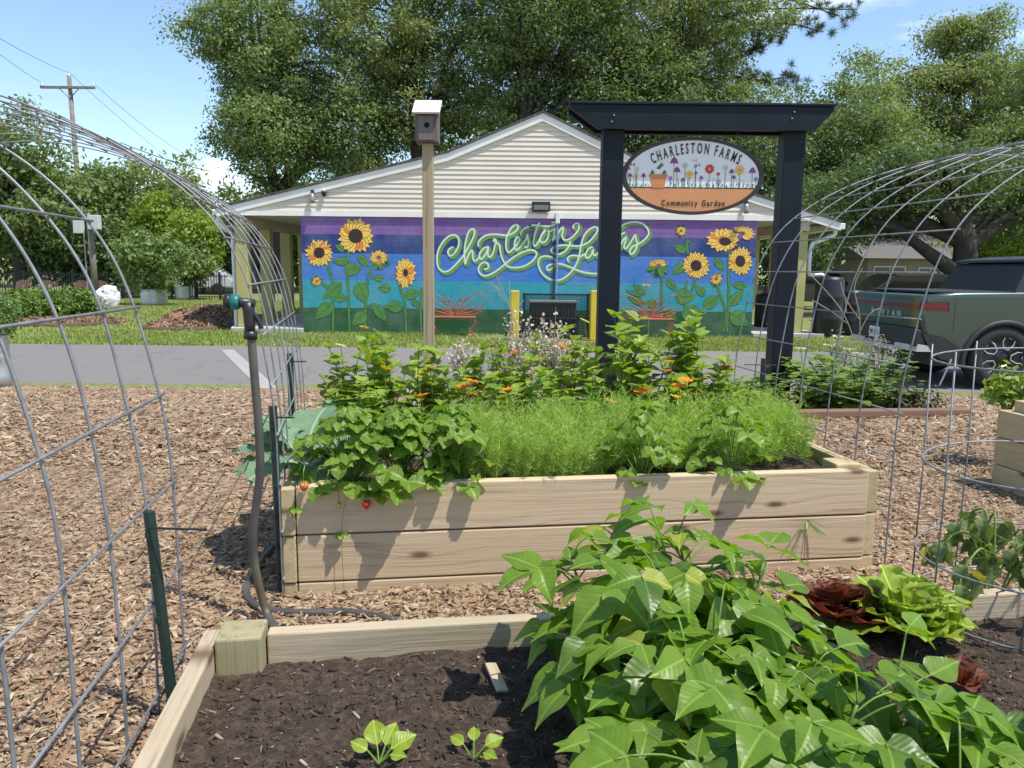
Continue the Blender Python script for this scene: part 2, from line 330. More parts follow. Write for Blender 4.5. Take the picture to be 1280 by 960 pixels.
# ---- grass blades
M_GRASS = leafmat('grass', (.21, .29, .055), (.40, .45, .14), .3, tint=(1.2, 1.2, .6), spec=.2)
def grass(n, x0, x1, y0, y1, excl=None):
    P = np.stack([x0+(x1-x0)*RNG.random(n), y0+(y1-y0)*RNG.random(n), np.full(n, -.556)], 1)
    if excl is not None: P = P[~excl(P)]
    n = len(P); nr = RNG.normal(0, 1, (n, 3)); nr[:, 2] *= .3
    tv = np.array([(-.5, 0, 0), (.5, 0, 0), (.15, .25, 1)]); th = RNG.random(n)*2*PI
    Rm = np.zeros((n, 3, 3)); Rm[:, 0, 0] = np.cos(th); Rm[:, 1, 0] = np.sin(th); Rm[:, 0, 1] = -np.sin(th); Rm[:, 1, 1] = np.cos(th); Rm[:, 2, 2] = 1
    sc = np.stack([.02+.02*RNG.random(n), .06+.1*RNG.random(n), .03+.05*RNG.random(n)], 1)
    V, Fc = scatter(tv, np.array([(0, 1, 2)]), P, Rm, sc); return V, Fc, RNG.random(n)
patch = np.array([[mnoise.noise(Vector((x*.45, y*.6, 3))) for x in np.linspace(-10, 9, 60)] for y in np.linspace(14, 18.4, 16)])
def ex1(P):
    i = np.clip(((P[:, 1]-14)/4.4*15).astype(int), 0, 15); j = np.clip(((P[:, 0]+10)/19*59).astype(int), 0, 59)
    return (patch[i, j] + .45*np.exp(-((P[:, 0]-.6)/2.0)**2) + .12*RNG.normal(0, 1, len(P)) > .30)
g1 = grass(60000, -10, 9, 14.85, 18.2, ex1); g2 = grass(60000, -22, -6.6, 14.85, 36)
ob('grass', np_mesh('grass', np.concatenate([g1[0], g2[0]]), np.concatenate([g1[1], g2[1]+len(g1[0])]), M_GRASS, np.concatenate([g1[2], g2[2]])), label='short yellowish green lawn grass around the building', cat='grass', kind='stuff')
# ================================================================ the building
YB = 18.35
def W(px, py, Y=YB): p = aty(px, py, Y); return p.x, p.z
xl, xr = W(378, 345)[0], W(943, 345)[0]; zt = W(640, 272.5)[1]; zb = -.56
ZB = [W(640, q)[1] for q in (295, 319, 352.5, 387)]
def mural_mat():
    m, N, L, B, O = nodes('mural_paint'); t = N.new('ShaderNodeTexCoord').outputs['Object']; sx = N.new('ShaderNodeSeparateXYZ'); L.new(t, sx.inputs[0])
    z = sx.outputs[2]; nz = math_n(N, L, 'ADD', z, math_n(N, L, 'MULTIPLY', math_n(N, L, 'SUBTRACT', noi(N, L, t, 9, 4), .5), .018))
    cols = [(.016, .10, .03), (.02, .33, .40), (.045, .19, .56), (.010, .038, .20), (.21, .085, .33)]
    col = cols[0]
    for k, zz in enumerate(reversed(ZB)): col = mixc(N, L, math_n(N, L, 'GREATER_THAN', nz, zz), col, cols[k+1])
    col = mixc(N, L, ramp(N, L, noi(N, L, t, 2.2, 6), (.4, 0.0), (.75, .22)), col, (.42, .42, .40)); col = mixc(N, L, .4, col, ramp(N, L, noi(N, L, mapping(N, L, t, (3, 3, 14)), 1.0, 8, .7), (.3, .6), (.65, 1.0)), 'MULTIPLY')
    br = N.new('ShaderNodeTexBrick'); br.inputs['Scale'].default_value = 1; br.inputs['Brick Width'].default_value = .4064; br.inputs['Row Height'].default_value = .2032; br.inputs['Mortar Size'].default_value = .006
    cx = N.new('ShaderNodeCombineXYZ'); L.new(sx.outputs[0], cx.inputs[0]); L.new(sx.outputs[2], cx.inputs[1]); L.new(cx.outputs[0], br.inputs['Vector'])
    col = mixc(N, L, math_n(N, L, 'MULTIPLY', br.outputs['Fac'], .22), col, (.02, .02, .03))
    L.new(col, B.inputs['Base Color']); B.inputs['Roughness'].default_value = .55
    h = math_n(N, L, 'ADD', math_n(N, L, 'MULTIPLY', br.outputs['Fac'], -1.0), math_n(N, L, 'MULTIPLY', noi(N, L, t, 90, 3), .35)); bump(N, L, B, h, .6, .006); return m
M_MURAL = mural_mat()
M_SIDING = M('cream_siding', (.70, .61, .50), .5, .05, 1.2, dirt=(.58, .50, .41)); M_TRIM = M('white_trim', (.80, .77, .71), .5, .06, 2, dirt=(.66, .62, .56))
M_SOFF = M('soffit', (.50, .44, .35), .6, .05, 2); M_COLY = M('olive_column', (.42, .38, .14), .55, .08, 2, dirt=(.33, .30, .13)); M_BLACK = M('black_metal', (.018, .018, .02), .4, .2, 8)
M_WHITE = M('white_pvc', (.75, .75, .74), .4, .04, 3, dirt=(.6, .6, .58)); M_GREYM = M('grey_metal', (.33, .34, .35), .45, .1, 8, metal=.6)
def shingle():
    m, N, L, B, O = nodes('shingles'); t = N.new('ShaderNodeTexCoord').outputs['Object']; br = N.new('ShaderNodeTexBrick'); br.inputs['Scale'].default_value = 5; L.new(t, br.inputs['Vector'])
    br.inputs['Color1'].default_value = (.07, .06, .055, 1); br.inputs['Color2'].default_value = (.12, .1, .09, 1); L.new(br.outputs['Color'], B.inputs['Base Color']); B.inputs['Roughness'].default_value = .9; return m
M_ROOF = shingle()
YF = 18.285
RL = [W(270, 258, YF), W(560, 188, YF), W(679, 138, YF), W(790, 193, YF), W(1052, 275.5, YF)]
bld = thing('community_building', 'cream gabled building with a painted sunflower mural on its front wall', 'building', (0, YB, -.55))
MB().box(xl, xr, YB, YB+.2, zb, zt).build('mural_wall', M_MURAL, bld, label='block wall painted in purple, navy, blue, teal and green bands')
MB().box(xl, xl+.2, YB+.203, 44, zb, zt).build('side_wall', M_SIDING, bld); MB().box(xr-.2, xr, YB+.203, 44, zb, zt).build('side_wall', M_SIDING, bld)
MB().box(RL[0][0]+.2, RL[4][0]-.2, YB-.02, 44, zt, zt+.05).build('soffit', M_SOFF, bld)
m = MB()
for i in range(4):
    (x0, z0), (x1, z1) = RL[i], RL[i+1]
    m.add([(x0, YF-.03, z0), (x1, YF-.03, z1), (x1, 44.3, z1), (x0, 44.3, z0), (x0, YF-.03, z0-.05), (x1, YF-.03, z1-.05), (x1, 44.3, z1-.05), (x0, 44.3, z0-.05)], [(0, 1, 2, 3), (7, 6, 5, 4), (0, 4, 5, 1), (2, 6, 7, 3), (0, 3, 7, 4), (1, 5, 6, 2)])
roof = m.build('roof', M_ROOF, bld)
def roofz(x):
    for i in range(4):
        if RL[i][0] <= x <= RL[i+1][0]: t = (x-RL[i][0])/(RL[i+1][0]-RL[i][0]); return RL[i][1]+t*(RL[i+1][1]-RL[i][1])
    return RL[0][1] if x < RL[0][0] else RL[4][1]
for i in range(4):
    (x0, z0), (x1, z1) = RL[i], RL[i+1]
    MB().add([(x0, YF, z0-.055), (x1, YF, z1-.055), (x1, YF, z1-.23), (x0, YF, z0-.23), (x0, YF+.04, z0-.055), (x1, YF+.04, z1-.055), (x1, YF+.04, z1-.23), (x0, YF+.04, z0-.23)], [(3, 2, 1, 0), (4, 5, 6, 7), (0, 1, 5, 4), (2, 3, 7, 6), (0, 4, 7, 3), (1, 2, 6, 5)]).build('rake_board', M_TRIM, roof)
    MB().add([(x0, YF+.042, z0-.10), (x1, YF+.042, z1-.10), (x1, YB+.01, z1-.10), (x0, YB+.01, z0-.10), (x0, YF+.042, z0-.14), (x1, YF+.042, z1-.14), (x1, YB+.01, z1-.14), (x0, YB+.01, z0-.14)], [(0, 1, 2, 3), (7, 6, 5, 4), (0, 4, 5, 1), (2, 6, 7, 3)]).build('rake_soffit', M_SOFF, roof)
# siding boards, lapped, each cut to the slope of the gable
zs = zt + .11
def xrange_(z):
    pts = [RL[0][0]+.25, RL[4][0]-.25]; N_ = 400; xs = [pts[0] + (pts[1]-pts[0])*k/N_ for k in range(N_+1)]; ok = [x for x in xs if roofz(x)-.12 >= z]
    return (ok[0], ok[-1]) if len(ok) > 2 else None
MB().box(RL[0][0]+.2, RL[4][0]-.2, YB-.05, YB-.003, zt-.005, zt+.105).build('frieze_board', M_TRIM, bld)
while True:
    z1 = zs + .108; r0, r1 = xrange_(zs), xrange_(z1)
    if not r0: break
    if not r1: r1 = ((r0[0]+r0[1])/2-.02, (r0[0]+r0[1])/2+.02)
    MB().add([(r0[0], YB-.028, zs), (r0[1], YB-.028, zs), (r1[1], YB-.008, z1), (r1[0], YB-.008, z1), (r0[0], YB-.001, zs), (r0[1], YB-.001, zs), (r1[1], YB-.001, z1), (r1[0], YB-.001, z1)], [(0, 1, 2, 3), (0, 4, 5, 1), (7, 6, 5, 4), (3, 2, 6, 7), (0, 3, 7, 4), (1, 5, 6, 2)]).build('siding_board', M_SIDING, bld)
    zs = z1
# porches: slabs, columns, beams, gutters, downspouts
for sx_, x0, x1 in ((-1, RL[0][0]+.25, xl-.003), (1, xr+.003, RL[4][0]-.25)):
    MB().box(x0, x1, YB-.15, 44, -.56, -.45, c=.01).build('porch_slab', M_CONC, bld)
    xc = (x0+.22) if sx_ < 0 else W(1004, 345)[0]
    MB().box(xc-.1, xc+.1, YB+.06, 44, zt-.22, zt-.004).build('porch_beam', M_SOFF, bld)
    for k, y in enumerate((18.6, 20.4, 22.2, 24.0, 27, 30, 34, 38)):
        h = .14 if sx_ < 0 else .115
        col_ = MB().box(xc-h, xc+h, y-h, y+h, -.448, zt-.225, c=.012).build('column', M_COLY, bld)
    gx = RL[0][0]-.04 if sx_ < 0 else RL[4][0]+.04; gz_ = (RL[0][1] if sx_ < 0 else RL[4][1])
    gut = MB().box(gx-.07, gx+.07, YF+.02, 44, gz_-.2, gz_-.06, c=.015).build('gutter', M_TRIM, bld)
    if sx_ < 0:
        dx = xc-.24
        pts = [(gx, YF+.2, gz_-.2), (gx, YF+.2, gz_-.33), (gx+.12, YF+.25, gz_-.48), (dx, YF+.33, gz_-.62), (dx, YF+.35, gz_-.8), (dx, YF+.35, -.42), (dx-.06, YF+.28, -.45)]
    else:
        dx = xc+.22
        pts = [(gx-.1, YF+.2, gz_-.2), (gx-.12, YF+.2, gz_-.33), (dx+.1, YF+.28, gz_-.5), (dx, YF+.3, gz_-.62), (dx, YF+.3, .98), (dx+.1, YF+.3, .92), (dx+.32, YF+.3, .92), (dx+.36, YF+.3, .84)]
    ds = MB().tube(crom(pts, 4), .045, 10).build('downspout', M_WHITE, bld, smooth=True)
# lamps, camera, conduit on the wall
x, z = W(676, 260); fl = thing('wall_floodlight', 'black box floodlight mounted above the mural lettering', 'floodlight', (x, YB-.05, z))
MB().box(x-.21, x+.21, YB-.2, YB-.05, z-.09, z+.13, c=.015).build('housing', M_BLACK, fl); MB().box(x-.17, x+.17, YB-.215, YB-.2, z-.06, z+.05, c=.006).build('lens', M('smoked_lens', (.16, .15, .14), .15, .05), fl)
for (px, py, lab) in ((392, 247, 'small grey lantern on the gable above the left mural sunflowers'), (931, 260, 'small grey lantern on the gable right of the oval sign')):
    x, z = W(px, py); t = thing('wall_lantern', lab, 'lantern', (x, YB-.05, z))
    MB().lathe([(.0, -.14), (.05, -.13), (.065, -.06), (.06, .03), (.035, .07), (.0, .1)], 12, c=(x, YB-.13, z)).build('lantern_glass', M_GREYM, t, smooth=True); MB().box(x-.035, x+.035, YB-.14, YB-.04, z+.08, z+.16, c=.01).build('bracket', M_BLACK, t)
x, z = W(406, 241); t = thing('security_camera', 'tiny dome camera on the gable beside the left lantern', 'camera', (x, YB-.05, z)); MB().lathe([(0, -.1), (.04, -.08), (.055, 0), (.055, .03), (0, .035)], 12, c=(x, YB-.09, z)).build('dome', M_BLACK, t, smooth=True); MB().box(x-.04, x+.04, YB-.1, YB-.03, z+.03, z+.06).build('mount', M_WHITE, t)
x0, z0 = W(697, 268); x1 = W(692, 350)[0]
t = thing('conduit', 'white electrical conduit running down the mural behind the cage', 'conduit', (x0, YB-.04, -.5))
MB().box(x0-.05, x0+.05, YB-.1, YB-.05, zt-.12, zt+.14, c=.01).build('junction_box', M_WHITE, t); MB().tube([(x0, YB-.045, zt-.12), (x0, YB-.045, .3)], .022, 8).build('pipe', M('painted_pipe', (.2, .3, .55), .5), t); MB().tube([(x1, YB-.035, zt-.5), (x1, YB-.035, .2)], .012, 6).build('cable', M_BLACK, t)
# ---------------------------------------------------------------- the painting on the wall
PY = [YB - .004]
def plane_y(): PY[0] -= .000004; return PY[0]
C_OUT = M('mural_brown', (.10, .03, .01), .6); C_YEL = M('mural_yellow', (.92, .56, .10), .6, .12, 30); C_ORA = M('mural_orange', (.80, .26, .04), .6, .1, 20); C_CEN = M('mural_seed', (.035, .015, .015), .6, .4, 60)
C_LEAF = M('mural_leaf', (.09, .23, .05), .6, .25, 9); C_DKL = M('mural_leaf_line', (.012, .06, .02), .6); C_MINT = M('mural_mint', (.62, .76, .60), .6, .04); C_SHAD = M('mural_letter_green', (.15, .29, .07), .6, .1, 8)
PM = [C_OUT, C_YEL, C_ORA, C_CEN, C_LEAF, C_DKL, C_MINT, C_SHAD]
def fpoly(mb, pts, mi):                                        # flat painted polygon, points in photo pixels
    y = plane_y(); q = [W(*p) for p in pts]; n = len(q); cx = sum(p[0] for p in q)/n; cz = sum(p[1] for p in q)/n
    mb.add([(a, y, b) for a, b in q] + [(cx, y, cz)], [(i, (i+1) % n, n) for i in range(n)], mi)
def ribbon(mb, pts, wd, mi, taper=False):
    c = crom([(p[0], p[1], 0) for p in pts], 5); y = plane_y(); vs = []; k = len(c)
    for i, p in enumerate(c):
        t = c[min(i+1, k-1)] - c[max(i-1, 0)]; t = t.normalized() if t.length > 0 else Vector((1, 0, 0)); nrm = Vector((-t.y, t.x, 0)) * wd/2
        for s in (1, -1): a_, b_ = W(p.x+nrm.x*s, p.y+nrm.y*s); vs.append((a_, y - (i//8)*4e-6, b_))
    PY[0] -= (k//8+1)*4e-6
    mb.add(vs, [(2*i, 2*i+1, 2*i+3, 2*i+2) for i in range(k-1)], mi)
    for e in (c[0], c[-1]): fpoly(mb, [(e.x+wd/2*math.cos(q), e.y+wd/2*math.sin(q)) for q in np.linspace(0, 2*PI, 9)[:-1]], mi)
def petal(cx, cy, ang, r0, r1, wd, sq=(1, 1), n=7):
    out = []
    for k in range(2*n):
        t = k/n if k <= n else 2-k/n; s = 1 if k <= n else -1; l = r0+(r1-r0)*t; hw = wd*math.sin(PI*min(1, t**.8)**1)*.5*s if t < 1 else 0
        a_ = l*math.cos(ang)-hw*math.sin(ang); b_ = l*math.sin(ang)+hw*math.cos(ang); out.append((cx+a_*sq[0], cy+b_*sq[1]))
    return out
def leafp(bx, by, tx, ty, wd):
    L_ = math.hypot(tx-bx, ty-by); an = math.atan2(ty-by, tx-bx); out = []
    for k in range(16):
        t = k/8 if k <= 8 else 2-k/8; s = 1 if k <= 8 else -1; h = wd*.5*math.sin(PI*t**.7)*s; out.append((bx+t*L_*math.cos(an)-h*math.sin(an), by+t*L_*math.sin(an)+h*math.cos(an)))
    return out
rp = random.Random(3)
def sunflower(cx, cy, r, sq=(1, 1), n=19, cen=.36, off=(0, 0), a0=0, a1=2*PI):
    mb = MB()
    for lay, (rr, mi_) in enumerate(((1.0, 1), (.86, 1))):
        for k in range(n):
            an = a0+(a1-a0)*(k+.5*lay+rp.uniform(-.15, .15))/n; R_ = r*rr*rp.uniform(.9, 1.08)
            fpoly(mb, petal(cx, cy, an, r*.2, R_+.45, r*.40+.6, sq), 0); fpoly(mb, petal(cx, cy, an, r*.22, R_, r*.36, sq), mi_ if rp.random() < .88 else 2)
            fpoly(mb, petal(cx, cy, an, r*.2, R_*.5, r*.10, sq), 2)
    if cen: fpoly(mb, [(cx+off[0]+r*cen*1.12*math.cos(q)*sq[0], cy+off[1]+r*cen*1.12*math.sin(q)*sq[1]) for q in np.linspace(0, 2*PI, 17)[:-1]], 0); fpoly(mb, [(cx+off[0]+r*cen*math.cos(q)*sq[0], cy+off[1]+r*cen*math.sin(q)*sq[1]) for q in np.linspace(0, 2*PI, 17)[:-1]], 3)
    return mb
def cA(pts): return [(370+x/5.647, 260+y/5.647) for x, y in pts]
def cB(pts): return [(780+x/5.644, 260+y/5.644) for x, y in pts]
for p in ([(215, 380), (245, 470), (262, 560), (262, 880)], [(375, 280), (362, 400), (368, 560), (380, 880)], [(540, 410), (505, 520), (490, 700), (490, 850)], [(735, 560), (765, 660), (775, 780), (778, 880)], [(190, 540), (225, 560), (250, 600)], [(490, 700), (550, 680)], [(890, 570), (880, 700), (885, 880)]):
    stem = MB(); ribbon(stem, cA(p), 3.4, 5); ribbon(stem, cA(p), 2.6, 4); stem.build('painted_stem', PM, bld)
for p in ([(265, 470), (265, 780)], [(440, 520), (430, 700), (430, 840)], [(505, 490), (480, 580)], [(655, 550), (690, 640), (720, 760), (700, 870)], [(735, 430), (740, 560), (735, 720), (725, 870)], [(440, 230), (450, 320)], [(745, 290), (735, 440)]):
    stem = MB(); ribbon(stem, cB(p), 3.2, 5); ribbon(stem, cB(p), 2.4, 4); stem.build('painted_stem', PM, bld)
LA = [(255, 670, 135, 785, 95), (325, 530, 185, 645, 80), (345, 300, 275, 260, 45), (375, 380, 250, 375, 55), (340, 440, 475, 420, 90), (440, 330, 515, 420, 55), (620, 500, 535, 485, 45), (670, 570, 575, 560, 55), (440, 525, 495, 680, 105), (270, 630, 370, 640, 60), (495, 735, 395, 830, 90), (555, 680, 640, 805, 70), (755, 700, 620, 690, 80), (765, 620, 890, 590, 70), (815, 650, 880, 700, 40)]
LB = [(440, 300, 350, 270, 60), (430, 390, 340, 470, 70), (300, 500, 375, 590, 50), (360, 620, 505, 630, 110), (560, 700, 680, 620, 80), (440, 690, 520, 825, 130), (640, 350, 710, 450, 55), (865, 550, 760, 540, 55), (740, 690, 850, 570, 70), (750, 740, 880, 830, 110), (570, 620, 500, 540, 55), (300, 720, 370, 800, 60), (230, 690, 150, 660, 60), (140, 680, 20, 620, 50), (130, 620, 10, 580, 30), (150, 610, 60, 530, 40), (470, 240, 435, 225, 25)]
for src, cf in ((LA, cA), (LB, cB)):
    for bx, by, tx, ty, wd in src:
        (b, t_) = cf([(bx, by), (tx, ty)]); w_ = wd/5.646
        lf = MB(); fpoly(lf, leafp(*b, *t_, w_+1.0), 5); fpoly(lf, leafp(*b, *t_, w_), 4); ribbon(lf, [b, ((b[0]+t_[0])/2, (b[1]+t_[1])/2-.4), (t_[0]*.9+b[0]*.1, t_[1]*.9+b[1]*.1)], .5, 5); lf.build('painted_leaf', PM, bld)
for cx, cy, r, k in ((399, 316, 17.5, {}), (444.5, 295, 23, {}), (870, 332, 17.5, {}), (925.3, 326.5, 18.5, dict(sq=(.86, 1))), (904, 300, 22, dict(sq=(1, .72), off=(2, 2), n=13, cen=.3)), (927, 292, 17, dict(sq=(1, .62), cen=0, n=9, a0=-2.2, a1=1.2)), (473.5, 322, 12, dict(sq=(1, .8), cen=0, n=13)), (507, 341, 19, dict(sq=(.72, 1.1), cen=.2, n=14)), (823, 332, 12, dict(sq=(1, .72), cen=0, a0=PI, a1=2*PI, n=11)), (851.5, 288.5, 6.5, dict(cen=0, n=9)), (895.3, 348.5, 7.5, dict(cen=0, n=9)), (396, 351.5, 6, dict(cen=0, n=9))):
    mb = MB()
    if r < 14:
        for k_ in range(13): fpoly(mb, petal(cx, cy, rp.uniform(0, 2*PI) if r < 9 else rp.uniform(.2, PI-.2), 0, r*1.35, r*.4), 5 if k_ % 2 else 4)
    s2 = sunflower(cx, cy, r, **k); s2.v, mb.v = mb.v + s2.v, mb.v
    base = len(s2.v) - sum(1 for _ in ()) ; off_ = len(mb.v)
    s2.f = mb.f + [tuple(i+off_ for i in f) for f in s2.f]; s2.m = mb.m + s2.m; s2.r = mb.r + s2.r; s2.uv = mb.uv + s2.uv
    s2.build('painted_sunflower', PM, bld)
TA = lambda pts: [(540+x/9.143, 270+y/9.143) for x, y in pts]
TB = lambda pts: [(660+x/8.0, 270+y/8.0) for x, y in pts]
STK = [TA([(235,355),(195,380),(182,420),(208,455),(250,430),(295,360),(308,290),(290,235),(245,215),(180,240),(115,310),(70,400),(58,500),(75,590),(130,635),(190,625),(250,575),(330,490),(390,400),(440,310),(480,220),(485,165),(460,148),(420,180),(390,270),(372,380),(372,480),(380,550),(395,500),(425,430),(455,390),(465,420),(470,490),(490,515),(520,495),(545,465)]),
 TA([(640,350),(590,370),(545,430),(545,480),(575,485),(620,420),(645,350),(637,420),(648,465),(680,455),(705,400),(718,340),(735,300),(705,285),(710,263),(730,275),(735,300),(770,330),(780,400),(800,480),(840,550),(880,580),(960,590),(1060,570),(1150,510),(1195,440),(1170,395),(1110,390),(1020,420),(920,480),(840,545),(760,610),(680,660),(600,682),(545,650),(530,600),(560,545),(610,530),(645,560),(635,600),(600,605)]),
 TA([(530,340),(530,300),(570,250),(640,215),(740,210),(840,220),(900,210),(960,170),(985,125),(965,98),(920,120),(875,190),(850,260),(845,350),(865,410),(890,410),(930,370),(985,310),(1000,255),(970,243),(945,300),(945,365),(970,388),(1020,340),(1070,270),(1095,195),(1092,240),(1105,310),(1085,355),(1060,350)]),
 TA([(1015,215),(1020,180),(1070,135),(1150,110)]) + TB([(0,100),(60,92),(140,100),(220,100),(265,85),(265,65),(240,65)]),
 TB([(110,70),(85,130),(60,220),(55,280),(75,300),(105,255),(130,205),(160,150),(180,140),(140,185),(122,230),(132,262),(170,255),(205,200),(205,155),(180,140),(220,152),(262,130)]),
 TB([(270,125),(260,190),(250,250),(300,170),(345,110),(350,140),(340,200),(360,235),(400,235),(460,195),(505,130),(505,80),(480,75),(450,100),(455,120)]),
 TB([(420,255),(410,300),(370,350),(310,382),(250,370),(232,340),(270,305),(350,290),(420,295),(520,298),(600,265),(670,190),(698,130),(670,110),(620,130),(565,190),(535,270),(520,350),(500,440),(460,520),(400,590),(330,635),(260,642),(180,610),(125,550),(102,480),(120,420),(175,400),(240,415),(280,455),(265,500),(225,535),(190,535),(195,500),(250,480),(330,480),(420,510),(500,545),(600,570),(710,575),(800,560)]),
 TB([(405,455),(395,430),(420,400),(480,395),(520,405),(570,380)]),
 TB([(640,310),(600,330),(575,390),(590,420),(630,390),(650,330),(652,380),(680,390),(715,340),(735,275),(755,262),(770,300),(768,360),(790,300),(830,240),(842,270),(838,345),(860,290),(900,215),(925,190),(962,165)]),
 TB([(915,310),(945,250),(978,210),(982,225),(960,300),(975,325),(1010,290),(1070,190),(1080,230),(1090,290),(1070,350),(1035,380),(1015,360),(1040,310),(1100,280),(1160,240),(1205,180),(1190,120),(1140,75),(1060,60),(980,75),(925,110),(890,160)])]
tx = MB()
for dx, dy in ((2.4, 2.6), (1.2, 1.2)):
    for s in STK: ribbon(tx, [(x+dx, y+dy) for x, y in s], 3.9, 7)
for s in STK: ribbon(tx, s, 2.1, 6)
tx.build('painted_lettering', PM, bld, label='flowing pale script lettering with green drop shadow')
# ================================================================ things by the mural
M_ORANGE = M('orange_enamel', (.36, .085, .04), .5, .15, 6, dirt=(.3, .12, .08)); M_YBOL = M('yellow_paint', (.68, .47, .03), .5, .08, 4, dirt=(.4, .3, .08))
def bench(cx, lab):
    p = atz(cx, 418, -.55); t = thing('butterfly_bench', lab, 'bench', (p.x, 17.75, -.55), group='butterfly benches by the mural')
    X, Y = p.x, 17.75
    MB().box(X-.5, X+.5, Y-.2, Y+.2, -.13, -.10, c=.01).build('seat', M_ORANGE, t)
    for s in (-1, 1):
        for dy in (-.17, .17): MB().tube(crom([(X+s*.45, Y+dy, -.12), (X+s*.5, Y+dy, -.25), (X+s*.38, Y+dy, -.4), (X+s*.52, Y+dy, -.56)], 4), .012, 6).build('leg', M_ORANGE, t)
        for sz, (ox, oz) in ((1.0, (.72, .50)), (.62, (.62, .14))):   # wing outlines and rays
            pts = [(X+s*.05, Y+.2, -.1), (X+s*ox*.35, Y+.24, -.1+oz*.75), (X+s*ox*.8, Y+.27, -.1+oz*1.05), (X+s*ox, Y+.27, -.1+oz*.75), (X+s*ox*.75, Y+.24, -.1+oz*.3), (X+s*.05, Y+.2, -.09)]
            MB().tube(crom(pts, 6), .011, 6).build('wing', M_ORANGE, t, smooth=True)
        for k in range(5):
            an = .25+k*.24; MB().tube(crom([(X+s*.04, Y+.2, -.1), (X+s*.3*math.cos(an), Y+.23, -.1+.3*math.sin(an)), (X+s*.62*math.cos(an*1.06), Y+.25, -.1+.5*math.sin(an))], 4), .012, 5).build('wing_ray', M_ORANGE, t)
        MB().tube(crom([(X+s*.02, Y+.21, 0), (X+s*.06, Y+.22, .2), (X+s*.16, Y+.22, .3), (X+s*.2, Y+.22, .24)], 4), .008, 5).build('antenna', M_ORANGE, t)
    MB().tube([(X+.07*math.cos(q), Y+.21, .02+.07*math.sin(q)) for q in np.linspace(0, 2*PI, 13)], .012, 6).build('ring', M_ORANGE, t)
bench(569, 'orange metal butterfly bench just right of the birdhouse post'); bench(803, 'orange metal butterfly bench between sign post and right mural sunflowers')
M_ACC = M('dark_mesh', (.012, .014, .016), .5, .2, 20)
for px, lab in ((643, 'yellow square bollard left of the caged air conditioner'), (742, 'yellow square bollard right of the caged air conditioner')):
    p = atz(px, 427, -.55); t = thing('bollard', lab, 'bollard', (p.x, 17.0, -.55), group='yellow bollards'); X = p.x*17.0/p.y
    zt_ = aty(px, 363, 17.0).z; MB().box(X-.095, X+.095, 16.905, 17.095, -.56, zt_, c=.02).build('post', M_YBOL, t)
xa, xb = aty(655, 400, 17.5).x, aty(738, 400, 17.5).x; za, zbx = -.55, aty(690, 368, 17.5).z
cg = thing('equipment_cage', 'black metal security cage around the air conditioner', 'cage', ((xa+xb)/2, 17.8, -.55))
for X in (xa, xb):
    for Yc in (17.4, 18.2): MB().box(X-.025, X+.025, Yc-.025, Yc+.025, -.56, zbx).build('cage_post', M_BLACK, cg)
for zz in (zbx, -.1, -.5):
    MB().box(xa, xb, 17.38, 17.42, zz-.02, zz+.02).build('rail', M_BLACK, cg)
    for X in (xa, xb): MB().box(X-.018, X+.018, 17.423, 18.177, zz-.018, zz+.018).build('rail', M_BLACK, cg)
mm = MB()
for k in range(1, 40): X = xa+(xb-xa)*k/40; mm.box(X-.004, X+.004, 17.396, 17.404, -.5, zbx)
for k in range(1, 26): Z_ = -.5+(zbx+.5)*k/26; mm.box(xa, xb, 17.392, 17.395, Z_-.004, Z_+.004)
o = mm.build('mesh_panel', M_ACC, cg); o['kind'] = 'stuff'
xc0, xc1 = aty(662, 400, 17.6).x, aty(720, 400, 17.6).x; zc = aty(690, 376, 17.6).z
ac = thing('air_conditioner', 'dark air conditioning unit inside the black cage', 'air conditioner', ((xc0+xc1)/2, 17.8, -.55))
MB().box(xc0, xc1, 17.55, 18.15, -.56, zc-.06, c=.02).build('body', M('ac_grey', (.05, .053, .055), .5, .1), ac); MB().box(xc0-.02, xc1+.02, 17.52, 18.18, zc-.058, zc, c=.015).build('lid', M('ac_lid', (.25, .24, .22), .5), ac)
for k in range(14): X = xc0+.05+(xc1-xc0-.1)*k/13; MB().box(X-.008, X+.008, 17.53, 17.548, -.48, zc-.1).build('louvre', M_ACC, ac)
# ================================================================ sign frame and oval sign
M_NAVY = M('dark_navy_paint', (.006, .010, .017), .5, .25, 5, spec=.25, dirt=(.009, .014, .022), bmp=.25, bs=60)
PR = atg(975, 513); YS = PR.y; gzs = PR.z
sf = thing('sign_frame', 'dark navy timber sign frame with two thick posts and a top beam', 'sign frame', (PR.x, YS, gzs))
xR = aty(988, 300, YS).x; YL_ = YS+.02
def W5(px, py): p = aty(px, py, YS); return p.x, p.z
xL = W5(764, 300)[0]; pw = .078
zbm0, zbm1 = W5(877, 163)[1], W5(877, 133)[1]
for X in (xL, xR): MB().box(X-pw, X+pw, YS-pw+.1, YS+pw+.1, gz(X, YS)-.1, zbm0+.02, c=.006).build('post', M_NAVY, sf)
bx0, bx1 = W5(713, 133)[0], W5(1041, 133)[0]
for y0, y1 in ((YS-.03, YS+.02), (YS+.18, YS+.23)):
    MB().prism([(bx0, zbm1), (bx1, zbm1), (bx1, zbm1-.025), (xR+.12, zbm0), (xL-.12, zbm0), (bx0, zbm1-.025)][::-1], y0, y1).build('beam', M_NAVY, sf)
MB().box(bx0-.01, bx1+.01, YS-.045, YS+.245, zbm1+.002, zbm1+.022, c=.004).build('cap_board', M_NAVY, sf)
for bxp in (764, 767, 988, 991): X, Z_ = W5(bxp, 137 + (bxp % 5)*4); MB().lathe([(0, 0), (.006, .001), (.006, .004), (0, .005)], 8, c=(X, YS-.036, Z_), ax='y').build('bolt', M_GREYM, sf)
